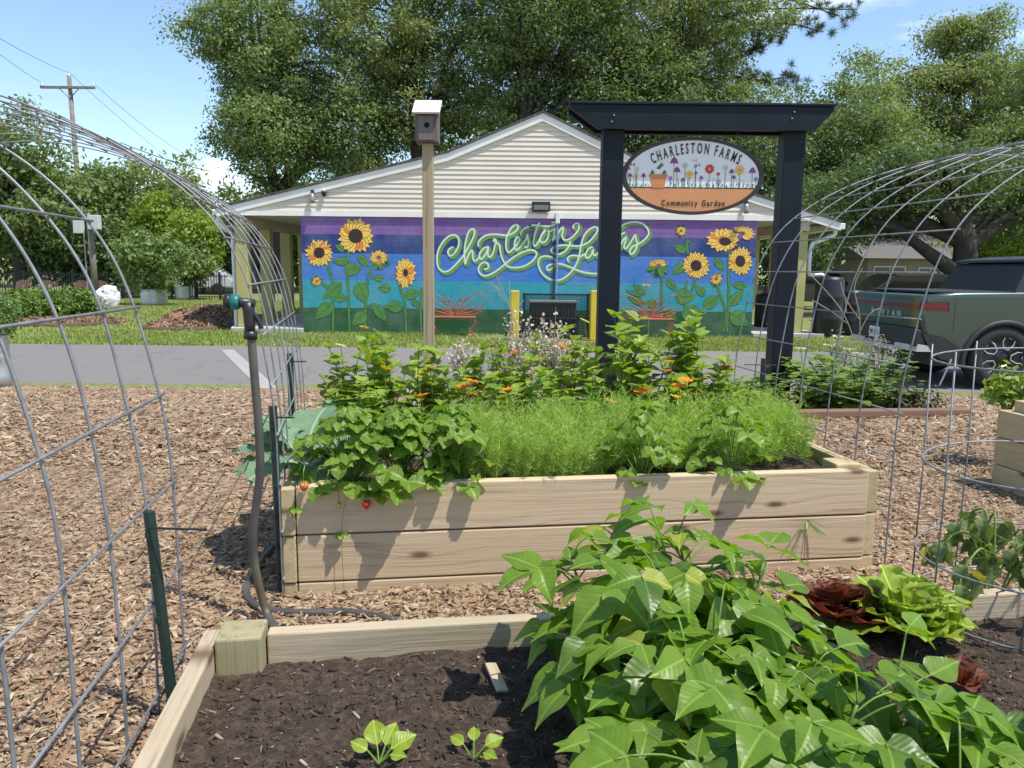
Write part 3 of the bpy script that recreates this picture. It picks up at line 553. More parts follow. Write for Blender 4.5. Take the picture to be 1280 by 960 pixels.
scx, scz = W5(868, 219); RX, RZ = (W5(957.5, 220)[0]-W5(778.5, 220)[0])/2, (W5(868, 170)[1]-W5(868, 268)[1])/2
YG = YS + .06
sg = thing('oval_sign', 'oval white and terracotta garden sign hanging in the navy frame', 'sign', (scx, YG, scz-RZ))
def ell(rx, rz, n=72): return [(scx+rx*math.cos(q), scz+rz*math.sin(q)) for q in np.linspace(0, 2*PI, n, endpoint=False)]
M_SWH = M('sign_white', (.80, .80, .78), .35, .03); M_STC = M('sign_terracotta', (.62, .27, .11), .4, .05); M_SBR = M('sign_dark_brown', (.028, .018, .016), .4)
zg = W5(868, 234.5)[1]
MB().prism(ell(RX, RZ)[::-1], YG, YG+.02).build('backing', M_SBR, sg)
e2 = ell(RX*.955, RZ*.93, 160); up = [p for p in e2 if p[1] >= zg]; dn = [p for p in e2 if p[1] <= zg]
def flat(poly, y, name, mt, par):
    n = len(poly); cx = sum(p[0] for p in poly)/n; cz = sum(p[1] for p in poly)/n
    return MB().add([(a, y, b) for a, b in poly]+[(cx, y, cz)], [(i, (i+1) % n, n) for i in range(n)]).build(name, mt, par)
flat(up, YG-.003, 'sky_panel', M_SWH, sg)
k0 = max(range(len(dn)), key=lambda i: (math.hypot(dn[i][0]-dn[i-1][0], dn[i][1]-dn[i-1][1]))); dn = dn[k0:]+dn[:k0]; flat(dn, YG-.003, 'earth_panel', M_STC, sg)
rim = MB(); nn = 96
for i in range(nn):
    pass
vs_, fs_ = [], []
for i in range(nn):
    q = 2*PI*i/nn
    for (k, yy) in ((1.0, YG-.001), (1.0, YG-.012), (.945, YG-.012), (.935, YG-.004)): vs_.append((scx+RX*k*math.cos(q), yy, scz+RZ*(k if k == 1 else k-.02)*math.sin(q)))
for i in range(nn):
    for j in range(3): a_, b_ = i*4+j, ((i+1) % nn)*4+j; fs_.append((a_, b_, b_+1, a_+1))
MB().add(vs_, fs_).build('rim', M_SBR, sg)
for px in (815, 925): X = W5(px, 180)[0]; MB().tube([(X, YG+.01, zbm0+.02), (X, YG+.01, scz+RZ*.78)], .004, 6).build('hanger', M_BLACK, sg)
def glyph(ch, h, sx=1.0, shear=0.0):
    cu = bpy.data.curves.new('g', 'FONT'); cu.body = ch; cu.size = h/.70; cu.shear = shear; cu.offset = h*.028; cu.extrude = .0008; cu.resolution_u = 3
    o = bpy.data.objects.new('g', cu); COL.objects.link(o); bpy.context.view_layer.update()
    me = bpy.data.meshes.new_from_object(o.evaluated_get(bpy.context.evaluated_depsgraph_get())); bpy.data.objects.remove(o); bpy.data.curves.remove(cu)
    xs = [v.co.x for v in me.vertices]; x0, x1 = min(xs), max(xs)
    for v in me.vertices: v.co = Vector(((v.co.x-(x0+x1)/2)*sx, -v.co.z, v.co.y))
    me.update(); return me, (x1-x0)*sx
def word(txt, pos, h, mt, par, y, sx=.8, name='letter', track=.35, width=None):
    gl = [(c, glyph(c, h, sx) if c != ' ' else (None, h*.42*sx)) for c in txt]; tot = sum(g[1] for _, g in gl)+h*track*sx*(len(gl)-1)
    k = (width/tot) if width else 1.0; s = -tot*k/2
    for c, (me, wd) in gl:
        mid = s+wd*k/2; s += (wd+h*track*sx)*k
        if me is None: continue
        me.materials.append(mt); X, Z_, an = pos(mid); o = ob(name, me, par, loc=(X, y, Z_), rot=(0, -an, 0)); o.scale = (k, 1, 1)
px2m = RX*2/179.0
def arcpos(s):                                                # "CHARLESTON FARMS" bends along the rim
    R_ = 95*px2m; an = s/R_; cz = scz + 28*px2m - R_; return scx+3*px2m+R_*math.sin(an)*1.1, cz+R_*math.cos(an), -an*.75
word('CHARLESTON FARMS', arcpos, 12.5*px2m, M_SBR, sg, YG-.0062, .52, width=103*px2m)
word('Community Garden', lambda s: (scx+2*px2m+s, scz-(255.5-219)*px2m, 0), 7.2*px2m, M_SBR, sg, YG-.0062, .8, width=80*px2m)
ry = random.Random(5); SY = [YG-.0045]
def sp(px, py): return scx+(px-868)*px2m, scz-(py-219)*px2m
SCOL = {k: M('sign_'+k, c, .45) for k, c in dict(purple=(.28, .05, .22), yellow=(.75, .48, .10), red=(.62, .03, .06), leafy=(.06, .17, .12), pale=(.5, .62, .52), pot=(.65, .24, .08), violet=(.30, .2, .5)).items()}
def sblob(pts, mt, name='painted_flower'):
    SY[0] -= .00001; flat([sp(*p) for p in pts], SY[0], name, SCOL[mt], sg)
for k in range(64):
    x = 784+k*2.72+ry.uniform(-1, 1); h = ry.uniform(3, 13); b = ry.uniform(-2, 2)
    if 812 < x < 836: continue
    sblob([(x-.35, 234), (x+.35, 234), (x+b+.2, 234-h), (x+b-.2, 234-h)], 'leafy' if k % 3 else 'pale', 'painted_stalk')
    if k % 2: a = ry.uniform(-.7, .7); sblob([(x+3.4*t*math.sin(a)+.8*math.sin(PI*t)*s, 234-h*.3-4*t) for s, ts in ((1, (0, .35, .7, 1)), (-1, (.7, .35))) for t in ts], 'leafy', 'painted_stalk')
for x, y, r, c in ((840, 222, 2.5, 'violet'), (901, 226, 3, 'violet'), (856, 224, 2.6, 'purple'), (786, 210, 3, 'purple'), (789, 219, 2.6, 'purple'), (796, 220, 3.4, 'yellow'), (806, 219, 2.8, 'purple'), (844, 201, 4.6, 'purple'), (848, 212, 3.8, 'purple'), (864, 217, 4.6, 'yellow'), (871, 207, 1.8, 'violet'), (872, 215, 2, 'purple'), (889, 210, 5.4, 'red'), (917, 213, 3, 'purple'), (920, 220, 2.6, 'purple'), (927, 211, 5.6, 'yellow'), (943, 212, 4, 'purple'), (879, 221, 2.4, 'purple'), (900, 216, 2, 'red'), (948, 222, 2.4, 'violet'), (909, 208, 3, 'pale'), (858, 206, 3.5, 'pale'), (797, 211, 3, 'pale')):
    r *= 1.22
    if c == 'purple': sblob([(x-r, y+r*.6), (x-r*.55, y-r*.5), (x, y-r), (x+r*.55, y-r*.5), (x+r, y+r*.6), (x+r*.3, y+r*.35), (x, y+r*.75), (x-r*.3, y+r*.35)], c)
    else:
        sblob([(x+r*(1 if i % 2 else .72)*math.cos(i*PI/9), y+r*(1 if i % 2 else .72)*math.sin(i*PI/9)) for i in range(18)], c)
        if r > 3.2: sblob([(x+r*.28*math.cos(q), y+r*.28*math.sin(q)) for q in np.linspace(0, 2*PI, 8)[:-1]], 'pot' if c == 'yellow' else 'yellow')
    sblob([(x-.3, y+r*.6), (x+.3, y+r*.6), (x+.6, 234), (x, 234)], 'leafy', 'painted_stalk')
sblob([(814, 218), (835.5, 218), (832.5, 234), (817, 234)], 'pot', 'painted_pot'); sblob([(813, 217), (836.5, 217), (836.5, 220.5), (813, 220.5)], 'pot', 'painted_pot')
for x, y in ((825, 208), (828, 205), (817, 214), (832, 214)): sblob([(x-3, y+2), (x, y-2.5), (x+3, y+1), (x, y+3.5)], 'leafy', 'painted_leaf')
for x, y, c in ((870, 200, 'yellow'), (792, 206, 'purple'), (874, 206, 'violet')):
    sblob([(x, y), (x-3, y-2.6), (x-2.4, y+1.6)], c, 'painted_butterfly'); sblob([(x, y), (x+2.6, y-3), (x+2.6, y+1.4)], c, 'painted_butterfly')
for k in range(16): x, y = 826+ry.random()*90, 237+ry.random()*6; sblob([(x-.5, y), (x, y-.5), (x+.6, y), (x, y+.5)], 'pot' if k % 2 else 'leafy', 'painted_fleck')
# ================================================================ birdhouse on its post
M_POST = wood('weathered_post', (.36, .29, .185), (.19, .145, .09), False, .6); M_BGREY = wood('grey_cedar', (.17, .145, .135), (.075, .062, .06), False, 1.5); M_BROOF = wood('bleached_board', (.58, .54, .50), (.4, .36, .32), False, 1.2)
pb = atg(537, 486); YH = 5.9; pbz = gz(0, YH); bxx = aty(535.5, 300, YH).x
bh = thing('birdhouse', 'weathered grey birdhouse with a pale roof on a tall wooden post', 'birdhouse', (bxx, YH, pbz))
zt_ = aty(535, 180, YH).z
bw = .082; z0, z1 = zt_, aty(535, 146, YH).z
def wood_up(name, x0, x1, y0, y1, z0, z1, mt, par, c=.004):                        # board whose grain runs upwards
    o = MB().box(z0-z1, 0, y0-(y0+y1)/2, y1-(y0+y1)/2, -(x1-x0)/2, (x1-x0)/2, c=c).build(name, mt, par, loc=((x0+x1)/2, (y0+y1)/2, z1), rot=(0, -PI/2, 0)); o.location.z = z1; return o
wood_up('post', bxx-.039, bxx+.039, YH-.039, YH+.039, pbz-.2, zt_, M_POST, bh)
box_ = wood_up('house_body', bxx-bw, bxx+bw, YH-.09, YH+.085, z0+.003, z1, M_BGREY, bh)
wood_up('front_panel', bxx-.058, bxx+.058, YH-.106, YH-.092, z0+.012, z1-.01, M_BGREY, box_, .002)
hx, hz = bxx+.004, aty(535, 159.5, YH).z; MB().lathe([(0, 0), (.019, 0), (.019, .003)], 16, c=(hx, YH-.1085, hz), ax='y').build('entrance_hole', M('hole_black', (.004, .004, .004), 1), box_)
r = MB().box(-.1, .1, -.115, .115, -.008, .008, c=.003).build('roof', M_BROOF, bh, loc=(bxx, YH-.04, (z1+aty(535, 127, YH).z)/2+.008), rot=(math.radians(32), 0, 0))
MB().add([(bxx-bw, YH-.09, z1), (bxx+bw, YH-.09, z1), (bxx+bw, YH+.085, z1), (bxx-bw, YH+.085, z1), (bxx-bw, YH+.085, z1+.1), (bxx+bw, YH+.085, z1+.1)], [(0, 1, 2, 3), (3, 2, 5, 4), (0, 4, 5, 1), (0, 3, 4), (1, 5, 2)]).build('roof_wedge', M_BGREY, bh)
# ================================================================ raised beds
M_PINE = wood('pine_board', (.58, .445, .285), (.35, .245, .145)); M_PINE2 = wood('pressure_treated', (.54, .43, .25), (.36, .275, .145), True, 1.0, (.24, .22, .10)); M_OLD = wood('weathered_board', (.47, .38, .265), (.27, .205, .13), True, .9, (.26, .24, .14))
def soil_mat():
    m, N, L, B, O = nodes('soil'); t = N.new('ShaderNodeTexCoord').outputs['Object']
    col = ramp(N, L, noi(N, L, t, 55, 6, .7), (.3, (.022, .0135, .008)), (.52, (.062, .040, .025)), (.68, (.13, .088, .056)))
    L.new(col, B.inputs['Base Color']); B.inputs['Roughness'].default_value = .92; bump(N, L, B, noi(N, L, t, 90, 6, .7), .9, .012); return m
M_SOIL = soil_mat()
def bpt(o, u, v, z=0): p = o + UX*u + VX*v; return Vector((p.x, p.y, z))
def plank(name, o, u0, v0, along, ln, wd, z0, z1, mt, par, c=.004):      # plank along 'u' or 'v', local x = grain
    me = MB().box(0, ln, 0, wd, z0, z1, c=c).mesh(name, mt); k = ob(name, me, par, loc=bpt(o, u0, v0), rot=(0, 0, YAW + (0 if along == 'u' else PI/2)))
    return k
def post(name, o, u, v, wd, z0, z1, mt, par):
    me = MB().box(0, z1-z0, 0, wd, -wd, 0, c=.005).mesh(name, mt); return ob(name, me, par, loc=bpt(o, u, v, z0), rot=Matrix.Rotation(YAW, 3, 'Z').to_4x4().to_euler() if False else (0, -PI/2, 0)) if False else _post(name, me, par, bpt(o, u, v, z0))
def _post(name, me, par, loc):
    k = ob(name, me, par, loc=loc); k.matrix_basis = Matrix.Translation(loc) @ Matrix.Rotation(YAW, 4, 'Z') @ Matrix.Rotation(-PI/2, 4, 'Y'); return k
def soil(o, u0, u1, v0, v1, z, par, amp, seed, n=60):
    us = np.linspace(u0, u1, n); vv = np.linspace(v0, v1, n); V = []
    for b in vv:
        for a_ in us:
            q = bpt(o, a_, b); h = mnoise.fractal(Vector((a_*9, b*9, seed)), .9, 2.1, 5)*amp + mnoise.noise(Vector((a_*2.5, b*2.5, seed)))*amp*1.2; V.append((q.x, q.y, z+h))
    Fc = np.array([(j*n+i, j*n+i+1, (j+1)*n+i+1, (j+1)*n+i) for j in range(n-1) for i in range(n-1)])
    return ob('soil', np_mesh('soil', np.array(V), Fc, M_SOIL, smooth=True), par)
O1 = BED_FL.copy(); bed = thing('raised_bed', 'three plank pine raised bed full of strawberries and flowers', 'raised bed', O1)
BH = .33; T = .038
zz = [(-.03, .0375), (.0415, .181), (.186, BH)]
for k, (z0, z1) in enumerate(zz):
    plank('board', O1, .003, 0, 'u', BEDL-.006, T, z0, z1, M_PINE, bed)
    plank('board', O1, .003, BEDD-T, 'u', BEDL-.006, T, z0+.001, z1, M_PINE, bed)
    plank('board', O1, 0, 0-.001-.004*k, 'v', BEDD+.004, T, z0, z1-.004*(k == 2), M_PINE2, bed)          # left side, outside the front board
    plank('board', O1, BEDL+T, .012, 'v', BEDD+.004, T, z0, z1-.006*(k == 2), M_PINE2, bed)
for u in (.004, BEDL-.095):
    for v in (T+.002, BEDD-T-.092): post('corner_post', O1, u, v, .089, -.03, BH+(.012 if u > 1 else .004), M_PINE2, bed)
plank('divider_board', O1, .1, .52, 'u', BEDL-.2, .03, .22, BH-.01, M_BROOF, bed)
soil(O1, .01, BEDL-.01, T, BEDD-T, BH-.05, bed, .012, 3.1)
# foreground bed
ZT = .184; O2 = FG_C.copy(); O2.z = 0
fg = thing('low_garden_bed', 'low weathered timber garden bed with dark soil and bean plants in the foreground', 'garden bed', O2)
plank('board', O2, .097, -.004, 'u', 2.5, T, .03, ZT-.002, M_OLD, fg); plank('board', O2, .12, .001, 'u', 2.45, .034, -.1, .027, M_OLD, fg)
plank('board', O2, .0, -1.6, 'v', 1.64, T, .03, ZT-.004, M_OLD, fg); plank('board', O2, .0, -1.6, 'v', 1.63, T, -.1, .027, M_OLD, fg)
post('corner_post', O2, .002, -.055, .092, -.1, ZT+.016, wood('mossy_post', (.37, .32, .19), (.2, .165, .09), False, .8, (.16, .17, .06)), fg)
soil(O2, .0, 2.6, -1.5, .0, ZT-.068, fg, .016, 8.2, 170)
# crumbs of soil and wood bits on it
n = 42000; uu, vv = RNG.random(n)*1.75+.01, -RNG.random(n)**.8*1.1-.005
P = np.array([list(bpt(O2, a_, b)) for a_, b in zip(uu, vv)]); hh = [mnoise.fractal(Vector((a_*9, b*9, 8.2)), .9, 2.1, 5)*.016+mnoise.noise(Vector((a_*2.5, b*2.5, 8.2)))*.016*1.2 for a_, b in zip(uu, vv)]; P[:, 2] = ZT-.066+np.array(hh)
nr = RNG.normal(0, .5, (n, 3)); nr[:, 2] = 1; ln = .0018+.020*RNG.random(n)**9; V, Fc = scatter(bt, bf, P, rot_frames(nr, RNG.random(n)*2*PI), np.stack([ln, np.where(ln > .008, ln*.22, ln*(.4+.5*RNG.random(n))), ln*.35], 1))
def bits_mat():
    m, N, L, B, O = nodes('soil_bits'); at = N.new('ShaderNodeAttribute'); at.attribute_name = 'rnd'
    L.new(ramp(N, L, at.outputs['Fac'], (.0, (.02, .0125, .008)), (.75, (.078, .05, .032)), (.93, (.13, .09, .06)), (1.0, (.42, .32, .23))), B.inputs['Base Color']); B.inputs['Roughness'].default_value = .9; return m
o = ob('soil_crumbs', np_mesh('soil_crumbs', V, Fc, bits_mat(), np.repeat(RNG.random(n), 5)), fg, kind='stuff')
p = atz(620, 846, ZT-.05); o = MB().box(-.045, .045, -.012, .012, 0, .008, c=.002).build('wood_scrap', M_OLD, label='loose light wood scrap lying on the dark soil', cat='wood', loc=(p.x, p.y, ZT-.055), rot=(.1, -.15, math.radians(108)))
# bed at the right edge
O3 = atz(1238, 606); rb = thing('raised_bed', 'treated plank raised bed cut off by the right edge', 'raised bed', O3)
for k, (z0, z1) in enumerate(((-.02, .1), (.103, .225), (.229, .35))):
    plank('board', O3, .038, -1.3, 'v', 1.3, T, z0, z1, M_PINE2, rb); plank('board', O3, .04, -.038, 'u', 1.2, T, z0, z1, M_PINE2, rb); plank('board', O3, .04, -1.3, 'u', 1.2, T, z0, z1, M_PINE2, rb)
post('corner_post', O3, .042, -.13, .089, -.02, .40, M_PINE2, rb); soil(O3, .04, 1.2, -1.26, -.04, .3, rb, .012, 1.7, 24)
# edging timber of the flower plot on the right
p0, p1 = atg(985, 524), atg(1207, 521); d = p1-p0; MB().box(0, d.length, -.045, .045, -.03, .06, c=.006).build('edging_timber', wood('edging', (.22, .13, .09), (.12, .07, .05), False), label='dark reddish timber edging in front of the right flower plot', cat='timber', loc=p0, rot=(0, -math.asin(d.z/d.length), math.atan2(d.y, d.x)))
# ================================================================ cattle panel arches
M_WIRE = M('galvanised_wire', (.25, .255, .265), .6, .25, 30, metal=.45); M_STK = M('green_stake', (.012, .03, .024), .5, .2, 10)
PROF = [(0, -.03), (0, .3), (.006, .54), (.022, .67), (.042, .81), (.075, .95), (.135, 1.07), (.22, 1.18), (.385, 1.295), (.6, 1.39), (.9, 1.48), (1.25, 1.53)]
PROF = PROF + [(2.5-u, z) for u, z in PROF[-2::-1]]
def arch(base, sgn, lab, nw, length=1.22, direct=1, skew=0.0, rad=.0027, lean=1.0, st=.15, ydir=None, zs=1.0):
    t = thing('wire_arch', lab, 'trellis', base); V_ = (ydir or VX)*direct
    def pt(u, z, v): q = base + UX*(sgn*u*lean) + V_*v; return Vector((q.x, q.y, z*zs))
    prof = crom([(u, z, 0) for u, z in PROF], 6)
    for _ in range(14): prof = [prof[0]]+[(prof[i-1]+prof[i]*2+prof[i+1])/4 for i in range(1, len(prof)-1)]+[prof[-1]]
    cum = [0]
    for a_, b in zip(prof, prof[1:]): cum.append(cum[-1]+(b-a_).length)
    wr = random.Random(nw)
    for k in range(nw):
        v = length*k/(nw-1)
        MB().tube([pt(p.x+.0016*math.sin(i*.31+k*2), p.y, v+.003*math.sin(i*.17+k)) for i, p in enumerate(prof)], rad, 6).build('long_wire', M_WIRE, t, smooth=True)
    s = .09
    while s < cum[-1]-.05:
        i = max(j for j in range(len(cum)) if cum[j] <= s); f = (s-cum[i])/(cum[i+1]-cum[i]) if i+1 < len(cum) else 0; p = prof[i].lerp(prof[min(i+1, len(prof)-1)], f)
        MB().tube([pt(p.x+.005*sgn, p.y+.004, -.010), pt(p.x+.005*sgn, p.y+.004, length+.010)], rad*.96, 6).build('cross_wire', M_WIRE, t, smooth=True); s += st
    return t
arch(bpt(O1, BEDL+.075, .0), 1, 'tall wire mesh arch rising right of the raised bed', 7)
arch(atz(354, 748), -1, 'tall wire mesh arch rising left of the raised bed', 8, length=1.2, ydir=Vector((-.2, .98, 0)).normalized(), lean=.80, zs=.945)
arch(atz(232, 835), -1, 'large wire mesh arch at the left edge beside the low bed', 7, length=1.2, direct=-1, lean=1.25, rad=.0032, st=.2)
def stake(px, pyb, pyt, lab, base=None, tie=None, pxt=None):
    b = base or atz(px, pyb); zt__ = aty(px, pyt, b.y).z; t = thing('garden_stake', lab, 'stake', b)
    X = b.x; m_ = MB(); dx = aty(pxt, pyt, b.y).x-X if pxt else 0.0
    m_.add([(X-.012, b.y+.008, -.15), (X-.004, b.y-.006, -.15), (X+.006, b.y-.006, -.15), (X+.013, b.y+.008, -.15), (X+dx-.013, b.y+.008, zt__), (X+dx-.005, b.y-.006, zt__), (X+dx+.005, b.y-.006, zt__), (X+dx+.012, b.y+.008, zt__)], [(0, 1, 5, 4), (1, 2, 6, 5), (2, 3, 7, 6), (3, 0, 4, 7), (4, 5, 6, 7)]).build('u_post', M_STK, t)
    z = .05
    while z < zt__-.03: MB().box(X+dx*(z+.15)/(zt__+.15)-.004, X+dx*(z+.15)/(zt__+.15)+.004, b.y-.014, b.y-.006, z, z+.012).build('lug', M_STK, t); z += .09
    if tie: MB().tube(crom([(X+dx, b.y-.01, zt__-.03), (X+dx+.05, b.y-.02, zt__-.028), (X+dx+tie, b.y-.03, zt__-.026)], 3), .0025, 5).build('zip_tie', M_BLACK, t)
stake(222, 905, 640, 'dark green stake at the near left wire arch', tie=.13, pxt=184); stake(352, 742, 508, 'dark green stake at the left front corner of the raised bed', tie=.07, pxt=340); stake(368, 640, 442, 'slim dark green stake at the far end of the left arch', tie=.07); stake(947, 595, 448, 'dark green stake at the far end of the right arch', tie=-.1)
# tomato cage on the right
cc = aty(1305, 600, 1.82); cgx, cgy, Rc = cc.x, cc.y, .262
tc_ = thing('tomato_cage', 'round wire tomato cage at the right edge of the low bed', 'cage', (cgx, cgy, .1))
for zz_ in (.755, .50, .27, .14): MB().tube([(cgx+Rc*math.cos(q), cgy+Rc*math.sin(q), zz_+.012*math.cos(q*1.0)) for q in np.linspace(0, 2*PI, 33)], .0024, 6).build('ring', M_WIRE, tc_, smooth=True)
for k in range(8): q = PI+k*PI/4+.14; MB().tube([(cgx+Rc*math.cos(q)*1.01, cgy+Rc*math.sin(q)*1.01, .05), (cgx+Rc*math.cos(q)*1.01+.004, cgy+Rc*math.sin(q)*1.01, .45), (cgx+Rc*math.cos(q)*1.01, cgy+Rc*math.sin(q)*1.01, .775)], .0022, 6).build('upright', M_WIRE, tc_, smooth=True)
q = Vector((cgx-Rc, cgy-.02, .755)); MB().tube(crom([q, q+Vector((-.01, -.01, -.012)), q+Vector((-.03, -.02, -.05)), q+Vector((-.034, -.02, -.06))], 3), .002, 5).build('wire_tail', M_WIRE, tc_)
# ================================================================ hose with spray nozzle
M_HOSE = M('black_rubber', (.07, .067, .064), .45, .35, 9, dirt=(.16, .12, .05)); M_TEAL = M('teal_plastic', (.01, .16, .14), .4); M_DKP = M('dark_plastic', (.02, .02, .022), .4)
hs = thing('garden_hose', 'black garden hose climbing the arch and trailing over the mulch', 'hose', atz(335, 770))
D0 = 1.98
up_ = [aty(px, py, D0-.0) for px, py in ((314, 420), (318, 470), (323, 530), (325, 590), (319, 640), (316, 680), (321, 720), (333, 765))]
dn_ = [atz(px, py, .012) for px, py in ((342, 778), )]
end = [atz(348, 790, .013), atz(362, 800, .012)]
MB().tube(crom(up_+end, 6), .0108, 12).build('hose_length', M_HOSE, hs, smooth=True)
g = [atz(px, py, .0125) for px, py in ((352, 672), (335, 692), (318, 715), (308, 738), (318, 755), (345, 764), (390, 766), (430, 765), (470, 770), (500, 778), (560, 800))]
MB().tube(crom(g, 6), .0108, 12).build('hose_length', M_HOSE, hs, smooth=True)
nz = thing('spray_nozzle', 'dark spray nozzle with a teal ring clipped to the hose end', 'nozzle', aty(313, 420, D0)); NP = lambda px, py: aty(px, py, D0)
MB().tube([NP(313, 422), NP(312, 405), NP(311, 388), NP(309, 378)], [.012, .014, .015, .016], 12).build('grip', M_DKP, nz, smooth=True)
a, b = NP(318, 379), NP(282, 377); MB().tube([a, a.lerp(b, .45), a.lerp(b, .5)], [.011, .012, .013], 12).build('barrel', M_DKP, nz, smooth=True)
MB().tube([a.lerp(b, .5), a.lerp(b, .58), a.lerp(b, .78), a.lerp(b, .8)], [.015, .0195, .0195, .017], 16).build('head_ring', M_TEAL, nz, smooth=True); MB().tube([a.lerp(b, .8), a.lerp(b, .85), a.lerp(b, 1.0)], [.017, .02, .019], 16).build('spray_head', M_DKP, nz, smooth=True)
MB().tube(crom([NP(313, 386), NP(320, 395), NP(325, 404), NP(327, 411)], 4), [.006]*4+[.006]*9, 8).build('trigger', M_DKP, nz, smooth=True); MB().tube([NP(313, 424), NP(313.3, 414)], .017, 12).build('coupling', M_DKP, nz, smooth=True)
# ================================================================ pickup truck (nose to the right, tail towards the building side)
M_PAINT = M('forest_green_paint', (.050, .076, .062), .28, .04, 2, metal=.35, coat=.8); M_CLAD = M('black_cladding', (.02, .021, .022), .6, .15, 12); M_GLASS = M('tinted_glass', (.005, .006, .008), .03, .02, 2, spec=.3)
M_RED = M('tail_red', (.13, .004, .012), .15, .05, 3, coat=.5); M_SILV = M('silver_skid', (.50, .49, .46), .4, .06, 4); M_TYRE = M('tyre', (.022, .022, .023), .8, .2, 20, bmp=.4, bs=80); M_RIM = M('rim_dark', (.05, .052, .055), .35, .1, 6, metal=.7); M_RIMB = M('rim_bright', (.62, .62, .62), .3, .05, 6, metal=.8); M_PLATE = M('plate_white', (.66, .68, .72), .4)
TX, TY, TZ = aty(1152, 400, 10.15).x, 10.15, -.55       # rear near corner
tr = thing('pickup_truck', 'dark green pickup truck parked beyond the right wire arch', 'pickup truck', (TX+2.7, TY+1, TZ))
XW = aty(1254, 440, 10.15).x - TX                         # rear axle behind the tail
LEN, WID, RW = 5.5, 1.98, .43
XF = XW + 3.45
def archp(xc, r, n=14): return [(xc - r*math.cos(q), .36 + r*math.sin(q)) for q in np.linspace(-.12, PI+.12, n)]
side = [(.06, 1.24), (.0, 1.05), (.02, .80), (.10, .62), (.20, .46)] + archp(XW, .50) + [(XW+.9, .36)] + [(XF-.9, .36)] + archp(XF, .50) + [(LEN-.25, .45), (LEN-.02, .62), (LEN, .95), (LEN-.15, 1.08), (LEN-1.2, 1.17), (3.9, 1.22), (2.0, 1.30), (.5, 1.275)]
bm = bmesh.new(); f0 = [bm.verts.new((TX+x, TY, TZ+z)) for x, z in side]; f1 = [bm.verts.new((TX+x, TY+WID, TZ+z)) for x, z in side]; n = len(side)
bm.faces.new(f0); bm.faces.new(f1[::-1]); [bm.faces.new((f0[(i+1) % n], f0[i], f1[i], f1[(i+1) % n])) for i in range(n)]
bmesh.ops.recalc_face_normals(bm, faces=bm.faces[:]); ed = [e for e in bm.edges if abs(e.verts[0].co.y-e.verts[1].co.y) < .01 and min(v.co.z for v in e.verts) > TZ+.6 and not any(abs(v.co.x-TX-xc) < .56 and v.co.z < TZ+.9 for v in e.verts for xc in (XW, XF))]
bmesh.ops.bevel(bm, geom=ed, offset=.055, segments=4, affect='EDGES', profile=.6)
body = MB().bm(bm).build('body', M_PAINT, tr); body.data.polygons.foreach_set('use_smooth', [len(p.vertices) < 8 for p in body.data.polygons])
for xc in (XW, XF):                                        # wheel arch lips and wells
    for y0, s in ((TY, -1), (TY+WID, 1)):
        a = archp(xc, .50, 18); b_ = archp(xc, .565, 18); vs_ = []; fs_ = []
        for (p, q) in zip(a, b_): vs_ += [(TX+p[0], y0+s*.022, TZ+p[1]), (TX+q[0], y0+s*.022, TZ+q[1]), (TX+q[0], y0-s*.01, TZ+q[1]), (TX+p[0], y0-s*.05, TZ+p[1])]
        for i in range(17):
            for j in range(4): fs_.append((i*4+j, i*4+(j+1) % 4, (i+1)*4+(j+1) % 4, (i+1)*4+j))
        MB().add(vs_, fs_).build('wheel_arch', M_CLAD, body, smooth=True)
MB().box(TX+.25, TX+LEN-.3, TY+.12, TY+WID-.12, TZ+.3, TZ+.9).build('underbody', M_CLAD, tr)
MB().box(TX+XW+.52, TX+XF-.52, TY-.012, TY+.05, TZ+.34, TZ+.48, c=.015).build('sill', M_CLAD, tr)
cab = [(1.22, 1.29), (1.42, 1.66), (1.9, 1.73), (3.2, 1.74), (4.25, 1.24)]
def cabmesh(pr, inset, top, mt, nm, par, zo=0):
    vs_ = []
    for k, s in ((0, 1), (1, -1)):
        for x, z in pr: ti = inset + (top-inset)*max(0, (z-1.28)/.58); vs_.append((TX+x, TY+(ti if k == 0 else WID-ti), TZ+z+zo))
    m_ = len(pr); return MB().add(vs_, [tuple(range(m_)), tuple(range(2*m_-1, m_-1, -1))]+[((i+1) % m_, i, m_+i, m_+(i+1) % m_) for i in range(m_)]).build(nm, mt, par)
cabm = cabmesh(cab, .05, .22, M_BLACK, 'cabin', tr)
for xs_, s_ in (((1.40, 1.50, 2.02, 2.04), -1), ((2.12, 2.14, 3.0, 3.35), -1)):
    def cp(x, z): return (TX+x, TY+.05+.17*max(0, (z-1.28)/.58)-.006, TZ+z)
    MB().add([cp(xs_[0], 1.31), cp(xs_[3], 1.31), cp(xs_[2], 1.65), cp(xs_[1], 1.65)], [(0, 1, 2, 3)]).build('side_window', M_GLASS, cabm)
cabmesh([(1.38, 1.68), (1.9, 1.735), (3.2, 1.745), (3.35, 1.68), (3.2, 1.78), (1.9, 1.775), (1.40, 1.715)], .05, .205, M_BLACK, 'roof', tr)
MB().add([(TX+x, TY-.008, TZ+z) for x, z in ((.16, .50), (.02, .74), (.30, .70), (XW-.57, .55), (XW-.52, .37), (.3, .40))], [(0, 1, 2, 3, 4, 5)][::-1]).build('lower_cladding', M_CLAD, tr)
MB().add([(TX+.42, TY-.0015, TZ+.74), (TX+.427, TY-.0015, TZ+.74), (TX+.427, TY-.0015, TZ+1.22), (TX+.42, TY-.0015, TZ+1.22)], [(0, 1, 2, 3)]).build('panel_gap', M_CLAD, tr)
MB().box(TX+.12, TX+1.36, TY+.12, TY+WID-.12, TZ+1.262, TZ+1.292, c=.01).build('bed_cover', M_CLAD, tr)
